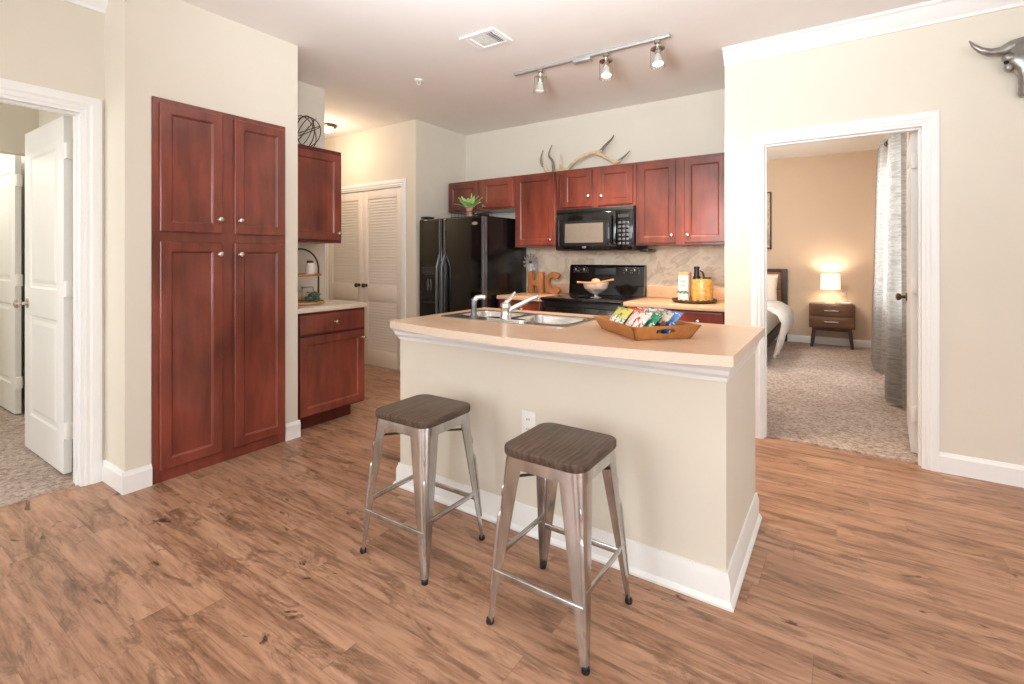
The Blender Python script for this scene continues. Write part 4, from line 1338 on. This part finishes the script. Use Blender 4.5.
# ------------------------------------------------------------------ stools
def make_stool(loc, label):
    T_ = thing('bar_stool', label, 'stool', loc, 0.0, 'metal bar stools in front of the island')
    ZT = 0.568
    # wooden seat
    b_ = MB()
    pl_ = [(0.985, ZT + 0.003), (1.0, ZT + 0.008), (1.0, ZT + 0.024), (0.99, ZT + 0.030), (0.96, ZT + 0.032)]
    R_ = rrect(-0.157, 0.157, -0.157, 0.157, 0.05, 7)
    b_.loft([[Vector((x_ * s_, y_ * s_, z_)) for x_, y_ in R_] for s_, z_ in pl_])
    b_.build('seat', M['seatwood'], T_, local=True)
    # apron: pressed sheet under the seat
    b_ = MB()
    A_ = rrect(-0.150, 0.150, -0.150, 0.150, 0.045, 6)
    secs = [(1.0, ZT + 0.002), (1.004, ZT - 0.004), (1.016, ZT - 0.036), (1.002, ZT - 0.036), (0.98, ZT - 0.006), (0.6, ZT - 0.004)]
    b_.loft([[Vector((x_ * s_, y_ * s_, z_)) for x_, y_ in A_] for s_, z_ in secs], cap=False)
    b_.build('apron', M['stoolmetal'], T_, local=True)
    # legs: folded sheet with a rounded corner, tapering to the foot
    for sx_, sy_ in ((-1, -1), (1, -1), (1, 1), (-1, 1)):
        sec = []
        for i in range(9):
            q = i / 8
            z_ = ZT - 0.012 - (ZT - 0.022) * q
            cx_ = 0.150 + (0.186 - 0.150) * q
            wing = 0.060 * (1 - q) ** 0.95 + 0.021
            rad = min(0.030 * (1 - q) + 0.010, wing * 0.8)
            th = 0.0025
            out2 = [(wing, 0.0)] + [(rad - rad * math.sin(t_), rad - rad * math.cos(t_)) for t_ in [PI / 2 * j / 6 for j in range(7)]] + [(0.0, wing)]
            in2 = [(th, wing)] + [(rad - (rad - th) * math.sin(t_), rad - (rad - th) * math.cos(t_)) for t_ in [PI / 2 * (6 - j) / 6 for j in range(7)]] + [(wing, th)]
            ring = out2 + in2
            sec.append([Vector((sx_ * (cx_ - a_), sy_ * (cx_ - c_), z_)) for a_, c_ in ring])
        b_ = MB().loft(sec)
        leg = b_.build('leg', M['stoolmetal'], T_, local=True, angle=40)
        # pressed rib along the corner
        def corner(z_):
            q = (ZT - 0.012 - z_) / (ZT - 0.022)
            c_ = 0.150 + 0.036 * q
            rad = 0.030 * (1 - q) + 0.010
            o_ = rad * (1 - math.sqrt(0.5))
            return Vector((sx_ * (c_ - o_), sy_ * (c_ - o_), z_))
        r_ = MB()
        r_.tube([corner(z_) for z_ in (0.10, 0.105, 0.12, 0.20, 0.30, 0.36, 0.375, 0.38)], [0.002, 0.005, 0.0065, 0.007, 0.008, 0.008, 0.005, 0.002], 10)
        r_.tube([corner(z_) for z_ in (0.425, 0.43, 0.445, 0.46, 0.465)], [0.001, 0.003, 0.0045, 0.003, 0.001], 10)
        r_.build('pressed_rib', M['stoolmetal'], leg, local=True)
        f_ = MB()
        p_ = Vector((sx_ * 0.178, sy_ * 0.178, 0))
        f_.lathe([(0, 0), (0.012, 0), (0.0135, 0.003), (0.0125, 0.016), (0, 0.017)], p_, 14)
        f_.build('rubber_foot', M['rubber'], leg, local=True)
    # foot bars: front/back low, sides higher; thin rods under the seat
    for sg in (-1, 1):
        c_ = 0.172
        b_ = MB().box(-c_ + 0.004, c_ - 0.004, sg * c_ - 0.003, sg * c_ + 0.003, 0.165, 0.182, 0.002).tube([(-c_ + 0.004, sg * c_, 0.183), (c_ - 0.004, sg * c_, 0.183)], 0.0045, 8)
        b_.build('foot_bar', M['stoolmetal'], T_, local=True)
        c_ = 0.169
        b_ = MB().box(sg * c_ - 0.003, sg * c_ + 0.003, -c_ + 0.004, c_ - 0.004, 0.205, 0.222, 0.002).tube([(sg * c_, -c_ + 0.004, 0.223), (sg * c_, c_ - 0.004, 0.223)], 0.0045, 8)
        b_.build('foot_bar', M['stoolmetal'], T_, local=True)
    for a0, a1 in (((-0.14, -0.14), (0.14, 0.14)), ((-0.14, 0.14), (0.14, -0.14))):
        MB().tube([(a0[0], a0[1], 0.490), (0, 0, 0.494 if a0[1] < 0 else 0.505), (a1[0], a1[1], 0.490)], 0.005, 8).build('cross_brace', M['wire'], T_, local=True)
    return T_


st = make_stool((-1.492, 1.532, 0), 'metal bar stool with a wooden seat, farther from the bedroom doorway')
copy_thing(st, (-0.812, 1.512, 0), 0.0, 'metal bar stool with a grained wooden seat, nearer the bedroom doorway')

# ------------------------------------------------------------------ counter and cabinet decor near the pantry
T = thing('wire_orb', 'dark metal ring orb sitting on the wall cabinet near the pantry', 'ornament', (-3.56, 2.31, 2.11))
oc = Vector((-3.56, 2.31, 2.11 + 0.136))
for i, (ax_, ang_) in enumerate((('X', 90), ('X', 62), ('Y', 75), ('X', 125), ('Z', 0), ('Y', 125))):
    R_ = Matrix.Rotation(math.radians(ang_), 3, ax_) @ Matrix.Rotation(i * 0.5, 3, 'X')
    MB().tube([oc + R_ @ Vector((0.13 * math.cos(a * PI / 20), 0.13 * math.sin(a * PI / 20), 0)) for a in range(40)], 0.0036, 6, closed=True).build('ring', M['wire'], T)
b = MB()
for i in range(5):
    a = i * PI / 5
    v_ = Vector((0.126 * math.cos(a), 0.126 * math.sin(a) * 0.5, 0.11 * math.sin(a + 0.6)))
    b.tube([oc - v_, oc + v_], 0.0016, 5)
b.build('spokes', M['wire'], T)

ac = (-3.48, 2.225, 0.8855)
T = thing('tiered_tray', 'arched dark iron stand with two wooden shelves on the small counter', 'stand', ac)
b = MB()
pts = [(ac[0], ac[1] - 0.155, ac[2] + 0.01)] + [(ac[0], ac[1] + 0.155 * math.cos(t_), ac[2] + 0.27 + 0.155 * math.sin(t_)) for t_ in [PI - PI * i / 16 for i in range(17)]] + [(ac[0], ac[1] + 0.155, ac[2] + 0.01)]
b.tube(pts, 0.007, 8)
b.build('arch', M['wire'], T)
MB().lathe([(0, 0), (0.165, 0), (0.172, 0.004), (0.172, 0.018), (0.166, 0.018), (0.164, 0.010), (0, 0.010)], (ac[0], ac[1], ac[2]), 32).build('lower_shelf', M['spoon'], T)
MB().lathe([(0, 0), (0.148, 0), (0.152, 0.004), (0.152, 0.016), (0.147, 0.016), (0.145, 0.008), (0, 0.008)], (ac[0], ac[1], ac[2] + 0.215), 32).build('upper_shelf', M['traywood'], T)
T = thing('milk_bottle', 'small white bottle with a dark cap on the upper shelf of the arched stand', 'bottle', (ac[0] + 0.03, ac[1] + 0.06, ac[2] + 0.224))
p = (ac[0] + 0.03, ac[1] + 0.06, ac[2] + 0.2235)
MB().lathe([(0, 0), (0.034, 0), (0.038, 0.006), (0.038, 0.07), (0.03, 0.085), (0.022, 0.092), (0, 0.092)], p).build('bottle_body', M['creamdec'], T)
MB().lathe([(0, 0.092), (0.024, 0.092), (0.024, 0.11), (0, 0.112)], p).build('cap', M['wire'], T)
T = thing('glass_jar', 'glass jar on the lower shelf of the arched stand', 'jar', (ac[0] + 0.03, ac[1] + 0.04, ac[2] + 0.0105))
p = (ac[0] + 0.03, ac[1] + 0.04, ac[2] + 0.0105)
MB().lathe([(0, 0), (0.042, 0), (0.045, 0.004), (0.045, 0.10), (0.04, 0.115), (0.036, 0.115), (0.041, 0.098), (0.041, 0.006), (0, 0.004)], p).build('jar_wall', M['glass'], T)
MB().lathe([(0.047, 0.112), (0.047, 0.12), (0, 0.121)], p).build('lid', M['gal'], T)
T = thing('greenery', 'small sage green garland on the lower shelf of the arched stand', 'greenery', (ac[0] + 0.09, ac[1] + 0.09, ac[2] + 0.012))
b = MB()
rr = random.Random(5)
for i in range(46):
    a = rr.uniform(-0.6, 1.9)
    r_ = rr.uniform(0.09, 0.15)
    c_ = Vector((ac[0] + r_ * math.sin(a) * 1.0, ac[1] + r_ * math.cos(a) * 1.0, ac[2] + 0.022 + rr.uniform(0, 0.06)))
    b.ball(c_, 0.016, (rr.uniform(0.6, 1.1), rr.uniform(0.6, 1.1), rr.uniform(0.3, 0.7)), 1)
b.build('leaves', M['sage'], T)
MB().tube([(ac[0] + 0.12 * math.sin(a), ac[1] + 0.12 * math.cos(a), ac[2] + 0.03) for a in [-0.6 + 0.25 * i for i in range(11)]], 0.004, 6).build('stem', M['wire'], T)

# ------------------------------------------------------------------ ceiling fittings
T = thing('ceiling_vent', 'white square air vent in the ceiling', 'vent', (-1.975, 2.615, H - 0.012))
b = MB()
b._merge(holed([(-2.115, 2.505), (-1.835, 2.505), (-1.835, 2.725), (-2.115, 2.725)], [[(-2.085, 2.533), (-1.865, 2.533), (-1.865, 2.697), (-2.085, 2.697)]], H - 0.012, H - 0.001))
b.build('frame', M['plastic'], T, smooth=False)
MB().box(-2.085, -1.865, 2.533, 2.697, H - 0.003, H - 0.001).build('duct_plate', M['dark'], T, smooth=False)
b = MB()
for i in range(7):
    y_ = 2.541 + 0.0235 * i
    b.box(-0.075, 0.075, -0.013, 0.013, -0.0008, 0.0008, xf=Matrix.Translation((-1.995, y_, H - 0.008)) @ Matrix.Rotation(0.15, 4, 'X'))
for i in range(3):
    b.box(-0.014, 0.014, -0.08, 0.08, -0.0008, 0.0008, xf=Matrix.Translation((-1.905 + 0.017 * i, 2.615, H - 0.010)) @ Matrix.Rotation(0.9, 4, 'Y'))
b.build('vent_slats', M['plastic'], T, smooth=False)
MB().box(-2.082, -2.058, 2.535, 2.695, H - 0.012, H - 0.004).box(-2.056, -2.05, 2.535, 2.695, H - 0.014, H - 0.004).build('divider', M['plastic'], T, smooth=False)

T = thing('fire_sprinkler', 'small white fire sprinkler head on the ceiling', 'sprinkler', (-2.89, 2.91, H))
MB().lathe([(0, -0.001), (0.038, -0.001), (0.036, -0.008), (0.02, -0.012), (0, -0.012)], (-2.89, 2.91, H)).build('escutcheon', M['plastic'], T)
b = MB().tube([(-2.905, 2.91, H - 0.012), (-2.907, 2.91, H - 0.03), (-2.89, 2.91, H - 0.042)], 0.003, 6).tube([(-2.875, 2.91, H - 0.012), (-2.873, 2.91, H - 0.03), (-2.89, 2.91, H - 0.042)], 0.003, 6)
b.lathe([(0, -0.042), (0.018, -0.043), (0.018, -0.045), (0, -0.046)], (-2.89, 2.91, H))
b.build('deflector', M['plastic'], T)

T = thing('track_light', 'brushed metal ceiling track light with three glass lamp heads', 'track light', (-1.54, 3.23, H))
MB().box(-2.155, -0.93, 3.214, 3.248, H - 0.022, H - 0.001, 0.003).build('track', M['gal'], T)
MB().box(-1.63, -1.49, 3.206, 3.256, H - 0.045, H - 0.002, 0.006).build('power_feed', M['gal'], T)
for i, x_ in enumerate((-1.915, -1.378, -1.012)):
    lean = Vector((-0.12, 0.1, -1)).normalized() if i == 0 else Vector((0.03, -0.02, -1)).normalized()
    hd = MB()
    top = Vector((x_, 3.231, H - 0.022))
    hd.lathe([(0, 0), (0.022, 0), (0.022, 0.022), (0.012, 0.03), (0.008, 0.045), (0, 0.046)], top, 18, (0, 0, -1))
    hd = hd.build('lamp_head', M['nickel'], T)
    hp = top + Vector((0, 0, -0.045))
    MB().lathe([(0, 0), (0.018, 0), (0.02, 0.035), (0.018, 0.05), (0, 0.051)], hp, 18, lean).build('socket', M['nickel'], hd)
    MB().lathe([(0.046, 0.012), (0.048, 0.012), (0.048, 0.135), (0.046, 0.135), (0.046, 0.012)], hp, 28, lean).build('glass_cylinder', M['glass'], hd)
    MB().lathe([(0.018, 0.008), (0.0475, 0.010), (0.0475, 0.014), (0.018, 0.013)], hp, 24, lean).build('holder_ring', M['nickel'], hd)
    bu = MB().lathe([(0, 0.045), (0.016, 0.05), (0.024, 0.08), (0.034, 0.105), (0.034, 0.112), (0, 0.112)], hp, 22, lean).build('bulb', M['plastic'], hd)
    MB().lathe([(0.033, 0.1125), (0.031, 0.118), (0.016, 0.123), (0, 0.124)], hp, 22, lean).build('bulb_lens', M['bulb'] if i else M['bulb_off'], hd)
    tgt = hp + lean * 0.16
    q = Vector((0, 0, -1)).rotation_difference((lean + Vector((0, 0.25, 0))).normalized())
    light('track_lamp_beam', 'SPOT', tgt, (80, 110, 62)[i], (1.0, 0.75, 0.52), q.to_euler(), spot_size=math.radians(108), spot_blend=0.9, shadow_soft_size=0.04)

T = thing('flush_ceiling_light', 'brass flush ceiling light glowing in the hall', 'ceiling light', (-4.70, 3.33, H))
MB().lathe([(0, -0.001), (0.09, -0.001), (0.095, -0.02), (0.08, -0.03), (0, -0.03)], (-4.70, 3.33, H)).build('fixture_base', M['bronze'], T)
MB().lathe([(0.06, -0.03), (0.065, -0.045), (0.05, -0.07), (0.02, -0.085), (0, -0.087)], (-4.70, 3.33, H)).build('glass_shade', M['flushglass'], T)

# ------------------------------------------------------------------ cow skull on the wall
SKX, SKY = 0.840, 3.735
T = thing('cow_skull', 'grey cast metal longhorn skull hanging high on the wall', 'wall decoration', (SKX, SKY, 2.10))
# cross sections from the poll to the muzzle: (z, half width, depth from wall, thickness)
S_ = [(2.425, 0.045, 0.045), (2.415, 0.082, 0.062), (2.385, 0.100, 0.078), (2.345, 0.094, 0.085), (2.315, 0.108, 0.09), (2.285, 0.104, 0.088), (2.25, 0.070, 0.082), (2.21, 0.056, 0.075), (2.165, 0.050, 0.066), (2.125, 0.052, 0.056), (2.105, 0.042, 0.046)]
secs = []
for z_, hw, dp in S_:
    ring = []
    for i in range(20):
        a = 2 * PI * i / 20
        x_ = hw * math.copysign(abs(math.cos(a)) ** 0.8, math.cos(a))
        y_ = -dp * 0.5 + dp * 0.5 * math.sin(a)
        ring.append(Vector((SKX + x_, SKY - 0.004 + y_, z_)))
    secs.append(ring)
b = MB().loft(secs)
for sx_ in (-1, 1):
    b.ball((SKX + sx_ * 0.088, SKY - 0.055, 2.318), 0.034, (1, 0.9, 0.85), 2)   # brow ridge
    b.ball((SKX + sx_ * 0.09, SKY - 0.05, 2.272), 0.024, (0.9, 0.9, 1.3), 2)    # cheek
    b.tube([(SKX + sx_ * 0.012, SKY - 0.082, 2.27), (SKX + sx_ * 0.014, SKY - 0.078, 2.20), (SKX + sx_ * 0.016, SKY - 0.06, 2.125)], [0.012, 0.013, 0.008], 8)
b.build('skull', M['pewter'], T, angle=60)
for sx_ in (-1, 1):
    MB().ball((SKX + sx_ * 0.100, SKY - 0.062, 2.297), 0.014, (0.9, 1, 1), 2).build('eye_socket', M['dark'], T)
    MB().ball((SKX + sx_ * 0.022, SKY - 0.054, 2.132), 0.013, (0.8, 0.8, 2.0), 2).build('nostril', M['dark'], T)
    pts = [(0.075, 0.05, 2.385), (0.12, 0.055, 2.362), (0.165, 0.062, 2.362), (0.205, 0.068, 2.383), (0.235, 0.07, 2.415), (0.25, 0.068, 2.445)]
    P_ = [Vector((SKX + sx_ * a, SKY - d_, z_)) for a, d_, z_ in pts]
    b = MB().tube([P_[0], P_[0].lerp(P_[1], .5), P_[1], P_[1].lerp(P_[2], .5), P_[2], P_[2].lerp(P_[3], .5), P_[3], P_[3].lerp(P_[4], .5), P_[4], P_[5]], [0.028, 0.026, 0.024, 0.022, 0.021, 0.019, 0.016, 0.013, 0.010, 0.003], 12)
    b.build('horn', M['pewter'], T)

# ------------------------------------------------------------------ bedroom
T = thing('bed', 'bed with a dark framed reclaimed wood headboard', 'bed', (-1.40, 7.2, 0.014))
hb = MB()
hb.box(-0.735, -0.655, 8.16, 8.235, 0.015, 1.08, 0.004).box(-2.15, -2.07, 8.16, 8.235, 0.015, 1.08, 0.004).box(-2.07, -0.735, 8.17, 8.23, 1.035, 1.08, 0.003).box(-2.07, -0.735, 8.17, 8.23, 0.25, 0.33, 0.003)
hb.build('headboard_frame', M['iron_dark'], T)
b = MB()
for i in range(5):
    b.box(-2.07, -0.735, 8.185, 8.215, 0.335 + 0.14 * i, 0.47 + 0.14 * i, 0.004)
b.build('headboard_planks', M['headwood'], T)
MB().box(-2.12, -0.70, 6.12, 8.16, 0.20, 0.30, 0.006).build('bed_rail', M['iron_dark'], T)
for x_ in (-2.08, -0.74):
    MB().box(x_ - 0.03, x_ + 0.03, 6.14, 6.20, 0.015, 0.20, 0.003).build('leg', M['iron_dark'], T)
MB().box(-2.10, -0.72, 6.15, 8.15, 0.302, 0.53, 0.05, 4).build('mattress', M['linen'], T)
# duvet draped over the right side and the foot
T = thing('duvet', 'white rumpled duvet hanging over the side of the bed', 'bedding', (-1.40, 6.9, 0.535))
nx, ny = 34, 30
bb = bmesh.new()
rr = random.Random(11)
G = []
for j in range(ny + 1):
    row_ = []
    y_ = 6.05 + (7.80 - 6.05) * j / ny
    for i in range(nx + 1):
        s_ = i / nx
        # s runs from the far edge across the top and down the near side
        wl_ = s_ * 2.05
        bulge = 0.02 * math.sin(7 * y_ + 3 * s_) + 0.018 * math.sin(13 * y_ + 9 * s_)
        if wl_ < 1.42:
            x_, z_ = -2.12 + wl_, 0.66 + 0.05 * math.sin(PI * wl_ / 1.42) + bulge * 0.8
        else:
            d_ = wl_ - 1.42
            a = min(d_ / 0.16, 1) * PI / 2
            x_ = -0.70 + 0.16 * math.sin(a) + 0.02 * math.sin(16 * y_) * min(1, d_ * 3)
            z_ = 0.66 - 0.16 * (1 - math.cos(a)) - max(0, d_ - 0.25) * 0.98 + bulge * 0.4
            x_ -= max(0, d_ - 0.3) * 0.22
        if y_ > 7.5:
            z_ -= 0.06 * (y_ - 7.5) / 0.3
        if wl_ >= 1.42 + 0.25:
            zmin = 0.05 + 0.25 * max(0, min(1, (y_ - 6.3) / 1.0)) + 0.02 * math.sin(9 * y_)
            z_ = max(z_, zmin)
        row_.append(bb.verts.new((x_, y_, z_)))
    G.append(row_)
for j in range(ny):
    for i in range(nx):
        bb.faces.new((G[j][i], G[j][i + 1], G[j + 1][i + 1], G[j + 1][i]))
r_ = bmesh.ops.solidify(bb, geom=bb.faces[:], thickness=0.03)
b = MB()
b._merge(bb)
b.build('duvet_cover', M['linen'], T, angle=80)


def pillow(loc, rx, rz, w_, h_, t_, mat_, label):
    bb = bmesh.new()
    n_ = 14
    gr = {}
    for side in (1, -1):
        for i in range(n_ + 1):
            for j in range(n_ + 1):
                a, c_ = i / n_ * 2 - 1, j / n_ * 2 - 1
                th = t_ / 2 * (max(0, 1 - a ** 4) * max(0, 1 - c_ ** 4)) ** 0.5
                pin = 1 - 0.05 * (1 - abs(c_)) if abs(a) > 0.9 else 1
                gr[(side, i, j)] = bb.verts.new((a * w_ / 2 * pin, side * th, h_ * (c_ + 1) / 2))
    for side in (1, -1):
        for i in range(n_):
            for j in range(n_):
                bb.faces.new([gr[(side, i, j)], gr[(side, i + 1, j)], gr[(side, i + 1, j + 1)], gr[(side, i, j + 1)]])
    bmesh.ops.remove_doubles(bb, verts=bb.verts, dist=1e-4)
    bmesh.ops.recalc_face_normals(bb, faces=bb.faces[:])
    m_ = MB(); m_._merge(bb)
    o_ = m_.build('pillow', mat_, None, angle=80)
    o_.location = loc
    o_.rotation_euler = (rx, 0, rz)
    return tag(o_, label, 'pillow')


pillow((-1.07, 7.93, 0.56), -0.28, 0.0, 0.62, 0.46, 0.17, M['pillow'], 'cream pillow standing against the headboard')

T = thing('nightstand', 'walnut nightstand with two drawers and splayed dark legs', 'nightstand', (-0.105, 8.06, 0.014))
MB().box(-0.37, 0.155, 7.905, 8.215, 0.285, 0.61, 0.004).build('case', M['walnut'], T)
for z0 in (0.30, 0.452):
    d = MB().box(-0.358, 0.143, 7.889, 7.904, z0, z0 + 0.142, 0.003).build('drawer', M['walnut'], T)
    MB().box(-0.19, -0.025, 7.872, 7.884, z0 + 0.066, z0 + 0.080, 0.002).box(-0.18, -0.172, 7.884, 7.889, z0 + 0.068, z0 + 0.078).box(-0.043, -0.035, 7.884, 7.889, z0 + 0.068, z0 + 0.078).build('pull_bar', M['nickel'], d)
b = MB().box(-0.32, 0.105, 7.93, 7.955, 0.245, 0.284, 0.002).box(-0.32, 0.105, 8.165, 8.19, 0.245, 0.284, 0.002)
b.build('leg_rail', M['iron_dark'], T)
for x_, s_ in ((-0.31, -1), (0.095, 1)):
    for y_ in (7.94, 8.18):
        b = MB()
        q = 0.024
        b.loft([[Vector((x_ + s_ * 0.0 + dx * q, y_ + dy * q, 0.284)) for dx, dy in ((-1, -1), (1, -1), (1, 1), (-1, 1))], [Vector((x_ + s_ * 0.03 + dx * q * 0.75, y_ + dy * q * 0.75, 0.015)) for dx, dy in ((-1, -1), (1, -1), (1, 1), (-1, 1))]])
        b.build('leg', M['iron_dark'], T, smooth=False)

lp = Vector((-0.123, 8.07, 0.611))
T = thing('table_lamp', 'lit table lamp with a white drum shade on the nightstand', 'lamp', lp)
MB().lathe([(0, 0), (0.06, 0), (0.06, 0.012), (0, 0.014)], lp).build('base', M['creamdec'], T)
b = MB()
for k_ in range(3):
    b.tube([lp + Vector((0.045 * (1 - 0.5 * i / 10) * math.cos(k_ * 2.1 + i * 0.3), 0.045 * (1 - 0.5 * i / 10) * math.sin(k_ * 2.1 + i * 0.3), 0.013 + 0.19 * i / 10)) for i in range(11)], 0.008, 8)
b.build('twisted_stem', M['glass'], T)
MB().cyl(lp + Vector((0, 0, 0.19)), lp + Vector((0, 0, 0.27)), 0.010, seg=10).build('socket', M['nickel'], T)
MB().lathe([(0.118, 0.195), (0.120, 0.195), (0.112, 0.40), (0.110, 0.40), (0.118, 0.195)], lp, 36).build('lamp_shade', M['shade'], T)
light('bedside_bulb', 'POINT', lp + Vector((0, 0, 0.33)), 8, (1.0, 0.84, 0.68), shadow_soft_size=0.04)
dp_ = Vector((0.062, 8.0, 0.611))
T = thing('jewelry_stand', 'slender jewelry stand with a dish beside the lamp', 'ornament', dp_)
MB().lathe([(0, 0), (0.05, 0), (0.065, 0.02), (0.062, 0.022), (0.045, 0.006), (0, 0.005)], dp_).build('dish', M['creamdec'], T)
MB().tube([dp_ + Vector((0, 0, 0.005)), dp_ + Vector((0, 0, 0.18)), dp_ + Vector((0.01, 0, 0.20))], 0.004, 8).tube([dp_ + Vector((0, 0, 0.09)), dp_ + Vector((-0.05, 0, 0.12))], 0.003, 8).tube([dp_ + Vector((0, 0, 0.06)), dp_ + Vector((-0.11, 0, 0.03)), dp_ + Vector((-0.13, 0, 0.005))], 0.003, 8).build('branch_stem', M['nickel'], T)

T = thing('framed_picture', 'brown abstract print in a thin dark frame above the bed', 'picture', (-1.35, 8.24, 1.375))
b = MB()
for q in ((-1.84, -1.82, 1.375, 2.23), (-0.885, -0.865, 1.375, 2.23), (-1.82, -0.885, 1.375, 1.395), (-1.82, -0.885, 2.21, 2.23)):
    b.box(q[0], q[1], 8.215, 8.249, q[2], q[3], 0.002)
b.build('frame', M['iron_dark'], T)
MB().box(-1.82, -0.885, 8.23, 8.248, 1.395, 2.21).build('print', M['pic'], T, smooth=False)


# curtains on a rod
T = thing('curtain_rod', 'dark curtain rod over the bedroom window', 'curtain rod', (0.40, 6.1, 2.44))
MB().cyl((0.40, 4.75, 2.44), (0.40, 7.45, 2.44), 0.012, seg=12).build('rod', M['bronze'], T)
for y_ in (4.73, 7.47):
    MB().ball((0.40, y_, 2.44), 0.024, (1, 1, 1), 2).build('finial', M['bronze'], T)
for y_ in (4.82, 7.4):
    MB().box(0.395, 0.499, y_ - 0.008, y_ + 0.008, 2.41, 2.426).box(0.49, 0.499, y_ - 0.02, y_ + 0.02, 2.38, 2.46).build('bracket', M['bronze'], T, smooth=False)


def curtain(y0, y1, folds, amp, label, xo, seed):
    T_ = thing('window_curtain', label, 'curtain', (0.40, (y0 + y1) / 2, 0.03), group='curtain panels at the bedroom window')
    rr_ = random.Random(seed)
    nn_, nz_ = folds * 12, 26
    bb = bmesh.new()
    G_ = []
    ph = [rr_.uniform(-0.25, 0.25) for _ in range(folds + 2)]
    for k_ in range(nz_ + 1):
        z_ = 0.035 + (2.485 - 0.035) * k_ / nz_
        fl = 1 - k_ / nz_
        row_ = []
        for i in range(nn_ + 1):
            u_ = i / nn_
            f_i = u_ * folds
            a_ = amp * (1 + 0.35 * fl + ph[int(f_i)] * fl)
            x_ = 0.40 + xo * fl + a_ * math.sin(2 * PI * f_i + 0.5 * fl * math.sin(3 * u_ + seed))
            x_ = min(x_, 0.478)
            y_ = y0 + (y1 - y0) * u_ + 0.02 * fl * math.sin(5 * u_ + seed)
            row_.append(bb.verts.new((x_, y_, z_)))
        G_.append(row_)
    for k_ in range(nz_):
        for i in range(nn_):
            bb.faces.new((G_[k_][i], G_[k_][i + 1], G_[k_ + 1][i + 1], G_[k_ + 1][i]))
    bmesh.ops.solidify(bb, geom=bb.faces[:], thickness=0.003)
    m_ = MB(); m_._merge(bb)
    cl = m_.build('cloth', M['curtain'], T_, angle=80)
    for i in range(folds * 2):
        f_i = (i + 0.5) / 2.0 + 0.25
        if f_i >= folds:
            continue
        yy_ = y0 + (y1 - y0) * f_i / folds
        MB().tube([(0.40 + 0.004 * math.sin(t_), yy_ + 0.012 * 0 + 0.0, 2.44) if False else (0.40 + 0.024 * math.cos(t_), yy_, 2.44 + 0.024 * math.sin(t_)) for t_ in [2 * PI * j / 14 for j in range(14)]], 0.004, 6, closed=True).build('grommet', M['bronze'], cl)


curtain(5.02, 5.62, 4, 0.045, 'grey slubbed curtain panel at the near end of the bedroom window', -0.02, 2)
curtain(6.35, 7.15, 4, 0.055, 'grey slubbed curtain panel at the far end of the bedroom window, toward the nightstand', -0.03, 5)
